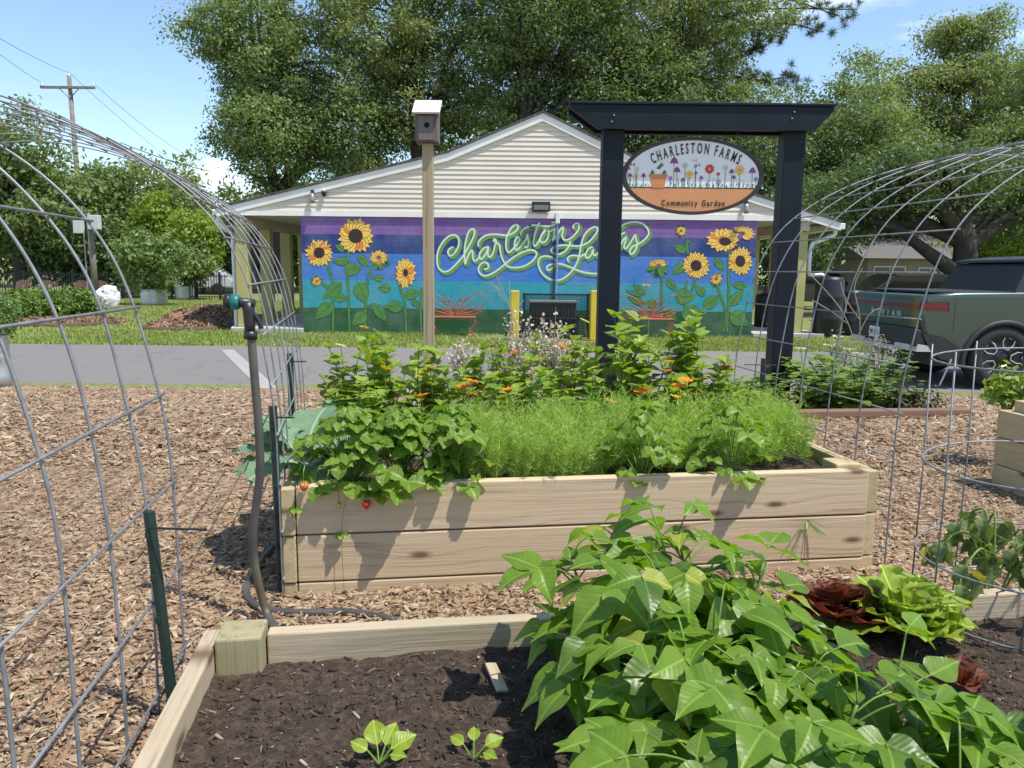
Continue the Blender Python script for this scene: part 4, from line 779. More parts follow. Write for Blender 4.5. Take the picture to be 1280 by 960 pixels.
tg = MB().box(TX-.012, TX+.03, TY+.06, TY+WID-.06, TZ+.80, TZ+1.235, c=.012).build('tailgate', M_PAINT, tr)
lb = MB().box(TX-.026, TX-.0125, TY+.03, TY+WID-.03, TZ+1.045, TZ+1.135, c=.006).build('light_bar', M_RED, tg)
MB().box(TX-.018, TX+.33, TY-.009, TY+.03, TZ+1.045, TZ+1.135, c=.004).build('tail_light', M_RED, tr); MB().box(TX+.331, TX+.345, TY-.01, TY+.02, TZ+1.03, TZ+1.15, c=.003).build('tail_light_frame', M_CLAD, tr)
MB().box(TX-.02, TX+.335, TY-.0065, TY+.02, TZ+1.138, TZ+1.15).build('light_trim', M_CLAD, tr)
# maker's lettering across the tailgate
gl = 'RIVIAN'
for k, ch in enumerate(gl):
    me, wd = glyph(ch, .085, 1.15); me.materials.append(M_SILV); ob('letter', me, tg, loc=(TX-.0145, TY+WID-.62-k*.155, TZ+.93), rot=(0, 0, -PI/2))
bp = MB().box(TX-.06, TX+.16, TY+.02, TY+WID-.02, TZ+.56, TZ+.80, c=.03).build('bumper', M_CLAD, tr)
MB().box(TX-.085, TX+.12, TY+.12, TY+.52, TZ+.50, TZ+.585, c=.02).build('skid_plate', M_SILV, bp); MB().box(TX-.085, TX+.12, TY+WID-.52, TY+WID-.12, TZ+.50, TZ+.585, c=.02).build('skid_plate', M_SILV, bp); MB().box(TX-.075, TX+.05, TY+.523, TY+WID-.523, TZ+.46, TZ+.53, c=.02).build('skid_plate', M_SILV, bp)
MB().add([(TX-.04, TY+.0, TZ+.50), (TX+.16, TY-.006, TZ+.50), (TX+.22, TY-.006, TZ+.56), (TX-.02, TY-.002, TZ+.60), (TX-.04, TY+.12, TZ+.50), (TX+.16, TY+.12, TZ+.50), (TX+.22, TY+.12, TZ+.56), (TX-.02, TY+.12, TZ+.60)], [(0, 1, 2, 3), (4, 7, 6, 5), (0, 4, 5, 1), (3, 2, 6, 7), (0, 3, 7, 4), (1, 5, 6, 2)]).build('skid_corner', M_SILV, bp)
pl = MB().box(TX-.072, TX-.061, TY+1.0, TY+1.31, TZ+.60, TZ+.755, c=.003).build('number_plate', M_PLATE, tr)
for k, ch in enumerate('4W5 W12'):
    if ch == ' ': continue
    me, wd = glyph(ch, .075, .62); me.materials.append(M('plate_ink', (.02, .03, .09), .5)) if k == 0 else me.materials.append(bpy.data.materials['plate_ink']); ob('plate_character', me, pl, loc=(TX-.0735, TY+1.275-k*.04, TZ+.64), rot=(0, 0, -PI/2))
def wheel(xc, y, s):
    tyre = MB().lathe([(.26, 0), (.30, -.02), (.39, -.015), (.425, .03), (.43, .08), (.43, .2), (.425, .25), (.39, .28), (.3, .28)], 40, c=(0, 0, 0), ax='y')
    w_ = tyre.build('wheel', M_TYRE, tr, smooth=True, loc=(TX+xc, y if s < 0 else y-.26, TZ+.43)) ; w_['label'] = 'dark alloy wheel with bright outlined spokes'
    MB().lathe([(0, .02), (.08, .015), (.09, .04), (.25, .05), (.275, .01), (.285, .02)], 32, ax='y').build('rim', M_RIM, w_, smooth=True, loc=(TX+xc, y if s < 0 else y-.26, TZ+.43))
    for k in range(5):
        an = 2*PI*k/5+PI/2-.3; R2 = Matrix.Rotation(an, 3, 'Y'); mb = MB()
        pts = [(.115, -.03), (.20, -.075), (.27, -.07), (.265, .0), (.27, .07), (.20, .075), (.115, .03), (.115, -.03)]
        mb.tube([R2 @ Vector((a, .004, b)) for a, b in pts], .0085, 5); mb.build('spoke', M_RIMB, w_, loc=(TX+xc, y if s < 0 else y-.26, TZ+.43))
for xc in (XW, XF): wheel(xc, TY+.01, -1); wheel(xc, TY+WID-.01, 1)
# ================================================================ right background
M_BARREL = M('black_plastic', (.010, .011, .013), .45, .2, 4)
def barrel(px, pyb, w_m, h_m, Y_, lab):
    X = aty(px, 400, Y_).x; t = thing('rain_barrel', lab, 'barrel', (X, Y_, -.55), group='black rain barrels'); r_ = w_m/2
    MB().lathe([(0, 0), (r_*.9, 0), (r_, .08), (r_, h_m*.3), (r_*1.03, h_m*.32), (r_, h_m*.34), (r_, h_m*.66), (r_*1.03, h_m*.68), (r_, h_m*.7), (r_, h_m-.08), (r_*.9, h_m), (0, h_m+.02)], 28, c=(X, Y_, -.55)).build('drum', M_BARREL, t, smooth=True); MB().tube([(X-.02, Y_-r_-.08, -.35), (X-.02, Y_-r_+.02, -.35)], .02, 8).build('spigot', M_GREYM, t)
barrel(1034, 405, .66, 1.42, 18.5, 'black rain barrel under the right downspout'); barrel(1062, 400, .62, 1.1, 19.3, 'black rain barrel behind the truck tailgate'); barrel(955, 400, .5, .95, 20.5, 'black barrel on the right porch behind the sign post')
M_HW = M('yellow_siding', (.22, .19, .125), .7, .06, 2); M_HR = M('grey_shingle', (.13, .12, .11), .9, .15, 8); M_PANE = M('window_glass', (.02, .025, .03), .1, .1, 2); M_HT = M('house_trim', (.55, .52, .46), .6)
def house(x0, x1, y0, y1, z1, zr, wins, lab, mw=M_HW, mr=M_HR):
    t = thing('house', lab, 'house', ((x0+x1)/2, y0, -.55)); MB().box(x0, x1, y0, y1, -.56, z1).build('wall', mw, t); ym = (y0+y1)/2
    MB().add([(x0-.4, y0-.4, z1), (x1+.4, y0-.4, z1), (x1+.4, ym, zr), (x0-.4, ym, zr), (x0-.4, y1+.4, z1), (x1+.4, y1+.4, z1)], [(0, 1, 2, 3), (3, 2, 5, 4), (0, 3, 4), (1, 5, 2), (0, 4, 5, 1)]).build('roof', mr, t)
    for wx, wz, ww, wh in wins:
        w_ = MB().box(wx-ww/2-.07, wx+ww/2+.07, y0-.06, y0-.002, wz-.07, wz+wh+.07, c=.01).build('window', M_HT, t); MB().box(wx-ww/2, wx+ww/2, y0-.075, y0-.061, wz, wz+wh).build('pane', M_PANE, w_)
        MB().box(wx-.02, wx+.02, y0-.085, y0-.076, wz, wz+wh).build('mullion', M_HT, w_); MB().box(wx-ww/2, wx+ww/2, y0-.094, y0-.0865, wz+wh/2-.02, wz+wh/2+.02).build('mullion', M_HT, w_)
hx = aty(1163, 330, 40).x; hx0 = aty(1085, 330, 40).x; hx1 = aty(1215, 330, 40).x
house(hx0, hx1+6, 40, 50, 1.75, 3.4, [(hx, -.1, 1.1, 1.35), (aty(1112, 330, 40).x, -.3, 1.5, 1.6)], 'low pale yellow house far behind the truck')
house(-31, -18, 50, 58, 2.0, 3.8, [(-28, .2, 1.4, 1.2), (-23, .2, 1.4, 1.2), (-20, .2, 1, 1.2)], 'pale house behind the dark fence at far left', M('pale_stucco', (.55, .46, .36), .8))
def car(px, Y_, body, lab, k=1.0, name='parked_car'):
    X = aty(px, 380, Y_).x; t = thing(name, lab, 'car', (X, Y_, -.55)); s = [(-2.2, .35), (-2.25, .75), (-1.9, .95), (-1.2, 1.02), (-.6, 1.5), (.9, 1.55), (1.6, 1.05), (2.15, .9), (2.2, .4)]
    bm = bmesh.new(); a = [bm.verts.new((X+x*k, Y_-.85, -.55+z)) for x, z in s]; b_ = [bm.verts.new((X+x*k, Y_+.85, -.55+z)) for x, z in s]; n = len(s); bm.faces.new(a); bm.faces.new(b_[::-1]); [bm.faces.new((a[(i+1) % n], a[i], b_[i], b_[(i+1) % n])) for i in range(n)]
    bmesh.ops.recalc_face_normals(bm, faces=bm.faces[:]); bmesh.ops.bevel(bm, geom=bm.edges[:], offset=.07, segments=2, affect='EDGES'); MB().bm(bm).build('body', M('car_'+lab.split()[0], body, .25, .05, coat=.6), t)
    MB().prism([(X-.95*k, .52), (X-.5*k, .92), (X+.85*k, .95), (X+1.3*k, .52)], Y_-.875, Y_-.852).build('side_window', M_GLASS, t)
    for xc in (-1.35, 1.35): MB().lathe([(0, 0), (.2, 0), (.32, .02), (.33, .1), (.33, .2)], 20, c=(X+xc*k, Y_-.9, -.22), ax='y').build('wheel', M_TYRE, t, smooth=True)
car(1125, 24.5, (.012, .012, .014), 'black car parked behind the truck tail'); car(250, 44, (.6, .62, .66), 'white car glimpsed between tank plants and left column'); car(1010, 33, (.02, .02, .024), 'dark car in the shade behind the right porch')
# ================================================================ left background: poles, fence, planters, boulder, beds
M_POLE = M('utility_pole', (.20, .17, .14), .85, .2, 3); M_GALV = M('galvanised_tank', (.50, .52, .53), .4, .12, 5, metal=.7); M_IRON = M('iron_fence', (.012, .012, .013), .6)
YP = 46.0; X = aty(97, 200, YP).x; zt_ = aty(93, 95, YP).z
up1 = thing('utility_pole', 'tall wooden utility pole with a crossarm against the sky', 'utility pole', (X, YP, -.55))
MB().tube([(X, YP, -.6), (X-.05, YP, 4), (X-.16, YP, zt_)], [.17, .15, .12], 10).build('pole', M_POLE, up1, smooth=True); za_ = aty(90, 110, YP).z; arm = MB().box(X-1.75, X+1.35, YP-.2, YP-.08, za_-.07, za_+.07, c=.01).build('crossarm', M_POLE, up1)
for dx in (-1.68, 1.28): MB().lathe([(0, 0), (.05, 0), (.07, .06), (.05, .1), (.06, .15), (.0, .2)], 10, c=(X+dx, YP-.14, za_+.07)).build('insulator', M_WHITE, arm)
MB().lathe([(0, 0), (.06, 0), (.07, .06), (.05, .1), (.0, .2)], 10, c=(X-.16, YP, zt_)).build('insulator', M_WHITE, up1)
for s in (-1, 1): MB().tube([(X-.13, YP-.12, za_-.6), (X-.13+s*.55, YP-.15, za_-.06)], .025, 6).build('brace', M_POLE, arm)
def wire(a, b, sag, lab, r=.012):
    a, b = Vector(a), Vector(b); MB().tube([a.lerp(b, t)-Vector((0, 0, sag*4*t*(1-t))) for t in np.linspace(0, 1, 24)], r, 5).build('power_line', M_BLACK, label=lab, cat='cable')
wire((X-.16, YP, zt_+.2), aty(260, 232, 75), .4, 'upper power line sloping right from the pole top'); wire((X+1.28, YP-.14, za_+.25), aty(258, 206, 70), .5, 'thin power line from the right crossarm end'); wire((X-1.68, YP-.14, za_+.25), aty(-80, 0, 30), .2, 'thin power line from the left crossarm end to upper left'); wire((X-.16, YP, zt_+.18), aty(-60, 10, 32), .2, 'power line from the pole top to the upper left')
wire(aty(150, 178, 40), aty(262, 214, 40), .1, 'dark service cable crossing the sky left of the oak', .02)
YQ = 33.0; X = aty(112, 300, YQ).x
p2_ = thing('equipment_pole', 'slim pole carrying two pale equipment boxes behind the left arch', 'pole', (X, YQ, -.55)); MB().tube([(X+.12, YQ, -.6), (X+.05, YQ, aty(110, 275, YQ).z)], .13, 10).build('pole', M_POLE, p2_, smooth=True); MB().tube([(X-.18, YQ-.05, -.6), (X-.2, YQ-.05, aty(108, 258, YQ).z)], .03, 8).build('conduit', M_GREYM, p2_)
M_BOXG = M('pale_box', (.52, .56, .54), .5, .05)
for px0, px1, py0, py1 in ((94, 106, 276, 292), (112, 127, 269, 287)):
    a, b = aty(px0, py0, YQ-.2), aty(px1, py1, YQ-.2); MB().box(a.x, b.x, YQ-.42, YQ-.16, b.z, a.z, c=.02).build('equipment_box', M_BOXG, p2_)
# iron fence
YE = 36.0; fe = thing('iron_fence', 'black iron picket fence across the far left lawn', 'fence', (-18, YE, -.55)); x0, x1 = aty(-30, 360, YE).x, aty(285, 360, YE).x; zt_ = -.55+1.2
for zz_ in (-.42, zt_-.12): MB().box(x0, x1, YE-.02, YE+.02, zz_, zz_+.04).build('rail', M_IRON, fe)
k = 0; xx = x0; pm = MB().box(-.012, .012, -.012, .012, -.55, zt_).mesh('picket', M_IRON); qm = MB().box(-.05, .05, -.05, .05, -.56, zt_+.08, c=.01).mesh('fence_post', M_IRON)
while xx < x1:
    ob('fence_post' if k % 18 == 0 else 'picket', qm if k % 18 == 0 else pm, fe, loc=(xx, YE-.035 if k % 18 else YE, 0)); xx += .125; k += 1
M_RUST = M('rusty_steel', (.10, .052, .042), .8, .3, 10)
for px in (22, 52, 96, 120):                                   # folding chairs by the fence
    X = aty(px, 360, 34.5).x; t = thing('lawn_chair', {22: 'reddish lawn chair by the far fence, leftmost', 52: 'reddish lawn chair by the far fence, second from left', 96: 'reddish lawn chair by the far fence left of the boulder', 120: 'reddish lawn chair by the far fence touching the boulder'}[px], 'chair', (X, 34.5, -.55), group='reddish chairs by the fence')
    MB().add([(X-.35, 34.3, -.2), (X+.35, 34.3, -.2), (X+.35, 34.7, -.28), (X-.35, 34.7, -.28), (X-.35, 34.3, -.16), (X+.35, 34.3, -.16), (X+.35, 34.7, -.24), (X-.35, 34.7, -.24)], [(4, 5, 6, 7), (0, 1, 5, 4), (1, 2, 6, 5), (3, 0, 4, 7)]).build('seat', M_RUST, t)
    for j in range(5): MB().tube([(X-.2+j*.1, 34.68, -.25), (X-.26+j*.13, 34.95, .22+.08*math.sin(j*PI/4))], .055, 6).build('back_slat', M_RUST, t)
    for s in (-1, 1):
        MB().tube([(X+s*.38, 34.25, -.55), (X+s*.38, 34.25, 0)], .035, 6).build('leg', M_RUST, t); MB().tube([(X+s*.36, 34.85, -.55), (X+s*.36, 34.6, -.1)], .035, 6).build('leg', M_RUST, t); MB().box(X+s*.38-.07, X+s*.38+.07, 34.15, 34.9, 0, .03).build('armrest', M_RUST, t)
def tank(px, pyb, w_px, lab):
    p = atz(px, pyb, -.55); r_ = w_px/2*p.y/F_PX; t = thing('stock_tank', lab, 'planter', p, group='galvanised tank planters'); h = .62
    prof = [(0, 0), (r_, 0)] + [(r_+(.025 if i % 2 else 0), .06+i*.075) for i in range(8)] + [(r_+.03, h), (r_-.01, h), (r_-.03, h-.05), (0, h-.06)]
    MB().lathe(prof, 36, c=(p.x, p.y, -.55)).build('tank_wall', M_GALV, t, smooth=True); return p
TK = [tank(193, 381.5, 30, 'galvanised stock tank planter in front, holding the larger leafy bush'), tank(231, 374.5, 22, 'smaller galvanised stock tank planter behind and to the right')]
p = atz(2, 500, -.55); p = Vector((aty(-6, 470, 9.3).x, 9.3, gz(0, 9.3))); TK3 = p
t = thing('stock_tank', 'galvanised stock tank cut off at the left edge near the road', 'planter', p); MB().lathe([(0, 0), (.17, 0), (.17, .1), (.18, .13), (.17, .16), (.17, .36), (.18, .39), (.17, .42), (.17, .62), (.19, .64), (.16, .64), (.15, .58), (0, .57)], 32, c=p).build('tank_wall', M_GALV, t, smooth=True)
# white painted boulder
p = atz(137, 386, -.55); bm = bmesh.new(); bmesh.ops.create_icosphere(bm, subdivisions=4, radius=1)
for v in bm.verts: c = v.co.copy(); k = 1+.22*mnoise.noise(c*1.6)+.10*mnoise.noise(c*5); v.co = Vector((p.x+c.x*.42*k, p.y+c.y*.32*k, -.6+max(-.05, .42+c.z*.46*k)))
MB().bm(bm).build('boulder', M('white_stone', (.62, .60, .60), .8, .15, 6, bmp=.5, bs=14), label='white painted boulder standing on the far left lawn', cat='boulder')
# mulched mound by the left column with brown edging, and island under the shrubs
def mound(cx, cy, rx, ry, h, name, lab, mt, edge=True, seed=0):
    n, k = 48, 8; V = [(cx, cy, -.55+h)]; Fs = []
    for j in range(1, k+1):
        for i in range(n):
            q = 2*PI*i/n; w_ = 1+.07*math.sin(3*q+seed)+.05*math.sin(5*q); r_ = j/k; V.append((cx+rx*r_*w_*math.cos(q), cy+ry*r_*w_*math.sin(q), -.545+h*(1-r_**2)*(1+.4*mnoise.noise(Vector((q*2, r_*3, seed))))+.01))
    for i in range(n): Fs.append((0, 1+i, 1+(i+1) % n))
    for j in range(k-1):
        for i in range(n): a, b = 1+j*n+i, 1+j*n+(i+1) % n; Fs.append((a, a+n, b+n, b))
    t = thing(name, lab, 'flower bed', (cx, cy, -.55)); MB().add(V, Fs).build('mulch_mound', mt, t, smooth=True)
    g = np.random.default_rng(seed); m_ = 5000; q = g.random(m_)*2*PI; r_ = np.sqrt(g.random(m_)); P = np.stack([cx+rx*r_*np.cos(q), cy+ry*r_*np.sin(q), -.525+h*(1-r_**2)], 1); nr = g.normal(0, .6, (m_, 3)); nr[:, 2] = 1; sz = .04+.12*g.random(m_)
    Vc, Fc = scatter(ft, ff, P, rot_frames(nr, g.random(m_)*6.3), np.stack([sz, sz*.25, sz], 1)); ob('straw', np_mesh('straw', Vc, Fc, M_CHIP, g.random(m_)*.6), t, kind='stuff')
    if edge: rim = [V[1+(k-1)*n+i] for i in range(n)]+[V[1+(k-1)*n]]; MB().tube([(x, y, -.53) for x, y, z in rim], .075, 6).build('edging', M('brown_edging', (.10, .06, .045), .8), t, smooth=True)
M_MUL2 = M('dark_mulch', (.25, .13, .075), .95, .45, 14, bmp=.8, bs=30); M_MUL3 = M('pine_straw', (.36, .20, .12), .95, .35, 20, bmp=.8, bs=40)
mm_ = atz(250, 404, -.55); mound(-8.0, 20.6, 1.35, 2.2, .45, 'mulched_mound', 'mulched mound with brown edging beside the left porch column', M_MUL2, seed=1)
mi_ = atz(75, 403, -.55); mound(mi_.x-.5, mi_.y, 2.1, 1.6, .08, 'shrub_bed', 'low pine straw bed under the rounded shrubs at left', M_MUL3, seed=4)
# ================================================================ plants
def leafmesh(name, wf, mt, nu=9, nv=3, fold=.25, droop=.35, rip=0.0, ripf=3, serr=0.0, seed=0, twist=0.0, cup=0.0, smooth=True):
    rr = random.Random(seed); V = []; UV = []; ph = rr.random()*6
    for i in range(nu+1):
        u = i/nu; w_ = wf(u)*(1+serr*(1 if i % 2 else -1)*(0 < i < nu))
        for j in range(-nv, nv+1):
            s = j/nv; y = s*w_; z = abs(y)*fold - droop*u*u*.5 + cup*(s*s)*w_ + rip*math.sin(ripf*2*PI*u+ph+(0 if s > 0 else 1.3))*abs(s)**2
            z += .012*mnoise.noise(Vector((u*5, s*2, seed*3.1))); a = twist*u
            V.append((u*(1-.12*droop*u), y*math.cos(a)-z*math.sin(a)*.5, z+y*math.sin(a))); UV.append((u, y))
    k = 2*nv+1; Fs = [(i*k+j, (i+1)*k+j, (i+1)*k+j+1, i*k+j+1) for i in range(nu) for j in range(2*nv)]
    return MB().add(V, Fs, 0, .5, UV).mesh(name, mt, smooth)
def frame(p, d, up, s):
    d = Vector(d).normalized(); up = Vector(up); y = up.cross(d); y = y.normalized() if y.length > 1e-4 else Vector((0, 1, 0)); z = d.cross(y)
    return Matrix(((d.x*s, y.x*s, z.x*s, p[0]), (d.y*s, y.y*s, z.y*s, p[1]), (d.z*s, y.z*s, z.z*s, p[2]), (0, 0, 0, 1)))
def leafob(me, p, d, up, s, par, name='leaf'):
    o = bpy.data.objects.new(name, me); COL.objects.link(o); o.parent = par; o.matrix_basis = frame(p, d, up, s); o.matrix_parent_inverse = wm(par).inverted(); return o
bean_w = lambda u: .37*math.sin(PI*min(1, u)**.58)**.9*(1-.55*u**2) if 0 < u < 1 else .0
oval_w = lambda u: .38*math.sin(PI*u**.8) if 0 < u < 1 else 0.0
straw_w = lambda u: .46*math.sin(PI*min(1, (u*.93+.05))**.95)**.7 if u > 0 else .05
spat_w = lambda u: .06*(1-u)+.42*math.sin(PI*min(1, u*.985)**1.35)**.7
M_BEAN = leafmat('bean_leaf', (.09, .185, .014), (.25, .385, .045), .45, .28, .38, tint=(1.35, 1.5, .5)); M_STEM = leafmat('green_stem', (.16, .27, .05), (.22, .33, .07), .15)
M_STRAW = leafmat('strawberry_leaf', (.10, .20, .022), (.26, .38, .05), .42, .3, .4, tint=(1.4, 1.5, .5)); M_COLL = leafmat('collard_leaf', (.15, .25, .14), (.23, .35, .19), .25, .7, .5, tint=(1.1, 1.3, .6), vc=(.42, .52, .36))
M_LETG = leafmat('green_lettuce', (.25, .36, .035), (.42, .50, .09), .42, .5, .55, tint=(1.3, 1.35, .5)); M_LETR = leafmat('red_lettuce', (.11, .035, .02), (.22, .075, .035), .3, .5, .55, tint=(1.6, .8, .5), vc=(.3, .12, .08)); M_SEED = leafmat('seedling_leaf', (.24, .36, .03), (.36, .46, .05), .4, .4, .4)
M_TOM = leafmat('tomato_leaf', (.12, .18, .05), (.22, .28, .09), .25, .2, .6); M_TOMY = leafmat('yellowed_leaf', (.4, .38, .06), (.5, .45, .1), .3)
M_ZIN = leafmat('leafy_stem_leaf', (.16, .27, .035), (.35, .45, .07), .40, .35, .42, tint=(1.35, 1.4, .5)); M_FEA = leafmat('feathery', (.31, .44, .08), (.50, .63, .16), .45, 0, .5, tint=(1.2, 1.35, .6)); M_WST = leafmat('woody_stem', (.10, .07, .04), (.16, .11, .06), .05)
BEANL = [leafmesh('bean_leaf', bean_w, M_BEAN, 10, 4, .10+.07*k, .2+.2*k, .015, 2, seed=k, twist=(.25, -.3, .1, -.1)[k]) for k in range(4)]
M_BEANY = leafmat('old_bean_leaf', (.26, .33, .03), (.42, .44, .07), .42, .28, .45, tint=(1.3, 1.3, .5)); M_BEAND = leafmat('dark_bean_leaf', (.06, .13, .014), (.13, .22, .03), .4, .28, .36, tint=(1.3, 1.5, .5))
BEANL = BEANL*3 + [leafmesh('bean_leaf', bean_w, M_BEANY, 10, 4, .2, .5, .03, 2, seed=8, twist=.3), leafmesh('bean_leaf', bean_w, M_BEAND, 10, 4, .12, .3, .02, 2, seed=9, twist=-.2), leafmesh('bean_leaf', bean_w, M_BEAND, 10, 4, .25, .6, .02, 2, seed=7, twist=.15), leafmesh('bean_leaf', bean_w, M_BEAN, 10, 4, .45, .9, .04, 2, seed=6, twist=.5)]
STRL = [leafmesh('strawberry_leaf', straw_w, M_STRAW, 13, 3, .38, .2+.2*k, .03, 3, .10, seed=10+k) for k in range(3)]
COLL = [leafmesh('collard_leaf', lambda u: .08+.36*math.sin(PI*min(1, u*.9+.05)**1.25), M_COLL, 12, 4, .2, .6, .06, 3, seed=20+k, twist=.2*(k-1)) for k in range(3)]
LEG = [leafmesh('lettuce_leaf', spat_w, M_LETG, 30, 8, .10, .3+.35*k, .055, 5, 0, seed=30+k, cup=.35) for k in range(3)]; LER = [leafmesh('lettuce_leaf', spat_w, M_LETR, 28, 7, .10, .3+.35*k, .05, 4, 0, seed=40+k, cup=.3) for k in range(3)]
SDL = leafmesh('seed_leaf', oval_w, M_SEED, 8, 3, .25, .3, .03, 2, seed=50)
rq = random.Random(11)
def rdir(a, e): return Vector((math.cos(a)*math.cos(e), math.sin(a)*math.cos(e), math.sin(e)))
def trifoliate(par, p, d, up, s, meshes, stemmb, spread=1.25, pet=.25):
    d = Vector(d).normalized(); up = Vector(up).normalized(); side = up.cross(d).normalized(); tip = p + d*s*pet
    stemmb.tube([p, tip], [.0016, .0012], 5)
    for k, an in ((0, 0), (1, spread), (2, -spread)):
        dd = (d*math.cos(an) + side*math.sin(an)); b = tip if k == 0 else p + d*s*.04
        uu = (up + rdir(rq.random()*6.3, 0)*.22); leafob(rq.choice(meshes), b, dd + up*rq.uniform(-.3, .12), uu, s*rq.uniform(.85, 1.1)*(1 if k == 0 else .92), par)
def bean(x, y, h, nn, lab, sc=1.0):
    base = Vector((x, y, ZT-.07)); t = thing('bean_plant', lab, 'bean plant', base, group='bush bean plants in the low bed'); sm = MB(); ph = rq.random()*6.3; stems = []
    for b in range(3):
        a = ph+b*2.1; hh = h*rq.uniform(.8, 1.05); pts = crom([base, base+rdir(a, 1.2)*hh*.5, base+rdir(a+.3, 1.2)*hh*.9+Vector((0, 0, hh*.06))], 5); sm.tube(pts, [.0042-.002*i/len(pts) for i in range(len(pts))], 6); stems.append(pts)
    for k in range(nn):
        st_ = stems[k % 3]; f = .25+.75*(k//3+1)/((nn+2)//3); i = min(len(st_)-1, int(f*(len(st_)-1))); p = st_[i]; a = ph+k*2.4+rq.uniform(-.4, .4); ln = (.04+.10*rq.random())*(1.25-.5*f)*sc
        e = rq.uniform(.1, .8) if f < .95 else rq.uniform(.6, 1.2); q = p+rdir(a, e)*ln+Vector((0, 0, .01)); sm.tube(crom([p, p.lerp(q, .5)+Vector((0, 0, .008)), q], 3), .0017, 5)
        tri_d = rdir(a, rq.uniform(-.4, .15)); s = (.062+.042*rq.random())*(1.05-.3*(f > .93))*sc
        trifoliate(t, q, tri_d, Vector((0, 0, 1))+rdir(a, 0)*.35+Vector((.15, -.1, 0)), s, BEANL, sm)
    for k in range(3): p = stems[k][-1]; leafob(rq.choice(BEANL), p, rdir(rq.random()*6.3, .7), (0, 0, 1), .045*sc, t)
    sm.build('stem', M_STEM, t, smooth=True)
for k, (x, y, h, nn, lab) in enumerate(((.22, 1.45, .33, 18, 'tallest bush bean plant at the back left, before the raised bed'), (.37, 1.40, .33, 18, 'bush bean plant at the back centre, topping out below the knotty board'), (.24, 1.24, .26, 15, 'bush bean plant on the left side, second row from the back'), (.45, 1.24, .27, 15, 'bush bean plant in the middle, second row from the back'), (.26, 1.04, .23, 14, 'bush bean plant on the left edge, beside bare soil, third row'), (.42, 1.05, .25, 15, 'bush bean plant in the centre of the bean patch'), (.60, 1.10, .20, 13, 'bush bean plant just in front of the green lettuce'), (.29, .80, .20, 13, 'bush bean plant at the bottom edge, leftmost'), (.42, .84, .23, 14, 'bush bean plant at the bottom edge, second from left'), (.54, .88, .20, 13, 'bush bean plant at the bottom edge, third from left'), (.53, 1.02, .21, 13, 'bush bean plant right of the patch centre'), (.32, 1.14, .25, 13, 'bush bean plant left of the patch centre'), (.31, .98, .22, 12, 'bush bean plant just below the patch centre'), (.76, 1.02, .17, 11, 'bush bean plant at the right edge of the bean patch'), (.30, 1.36, .30, 14, 'bush bean plant between the two tallest ones at the back'), (.68, .92, .20, 13, 'bush bean plant at the bottom right corner'))):
    bean(x, y, h, int(nn*1.9), lab)
def lettuce(px, py, s, n, meshes, lab, z=ZT-.06):
    p = atz(px, py, z); t = thing('lettuce', lab, 'lettuce', p)
    for k in range(n):
        f = k/n; a = k*2.4+rq.uniform(-.6, .6); e = .55+.85*f+rq.uniform(-.3, .3); leafob(rq.choice(meshes), p+rdir(a, .1)*.012*(1-f)+Vector((0, 0, .01+.02*f)), rdir(a, e), (0, 0, 1), s*(1.05-.3*f)*rq.uniform(.7, 1.25), t)
    return t
lettuce(1042, 785, .125, 24, LER, 'dark red lettuce head behind the bean leaves'); lettuce(1128, 798, .145, 28, LEG, 'bright yellow green frilly lettuce head'); lettuce(1200, 868, .06, 9, LER, 'small red lettuce peeking out right of the beans')
for px, py, lab, ls in ((474, 955, 'larger pale seedling at the bottom edge of the soil', ((.052, 1.9, .9), (.05, .5, .6), (.035, 2.9, .7), (.045, 1.2, 1.0), (.03, -.3, .3))), (592, 950, 'smaller pale seedling right of the other one', ((.03, 2.6, .5), (.03, 1.6, .8), (.036, .4, .5), (.028, -.6, .2)))):
    p = atz(px, py, ZT-.06); t = thing('seedling', lab, 'seedling', p); sm = MB()
    for s, a, e in ls: q = p+rdir(a, .8)*.03; sm.tube([p, q], .0015, 5); leafob(SDL, q, rdir(a, e*.6), Vector((0, -.5, 1)), s, t)
    sm.build('stem', M_STEM, t)
# wilted tomato in the wire cage
p0 = Vector((cgx-.08, cgy+.02, .11)); t = thing('tomato_plant', 'wilting tomato plant with drooping leaves in the wire cage', 'tomato plant', p0); sm = MB(); TOML = [leafmesh('tomato_leaf', oval_w, M_TOM, 8, 2, .5, .8, .06, 3, .1, seed=60+k) for k in range(2)]; TOMY = leafmesh('tomato_leaf', oval_w, M_TOMY, 8, 2, .4, .6, .05, 2, .1, seed=66)
for a, h, r in ((2.6, .2, .08), (1.2, .24, .08), (3.6, .18, .08), (.2, .22, .12), (-1.2, .18, .1), (2.0, .26, .05)):
    tip = p0+Vector((math.cos(a)*r, math.sin(a)*r, h)); pts = crom([p0, p0.lerp(tip, .6)+Vector((0, 0, .05)), tip, tip+Vector((math.cos(a)*.06, math.sin(a)*.06, -.05))], 6); sm.tube(pts, .003, 6)
    for i in range(6, len(pts), 2):
        a2 = rq.random()*6.3; q = pts[i]; d = Vector((math.cos(a2)*.4, math.sin(a2)*.4, -1)); r2 = q+rdir(a2, -.4)*.035; sm.tube([q, r2], .0014, 4)
        for j in range(3): leafob(TOMY if rq.random() < .1 else rq.choice(TOML), r2+Vector((0, 0, -.012*j)), d+rdir(a2+j*2, 0)*.5, rdir(a2, 0), .032+.024*rq.random(), t)
sm.build('stem', M_STEM, t, smooth=True)
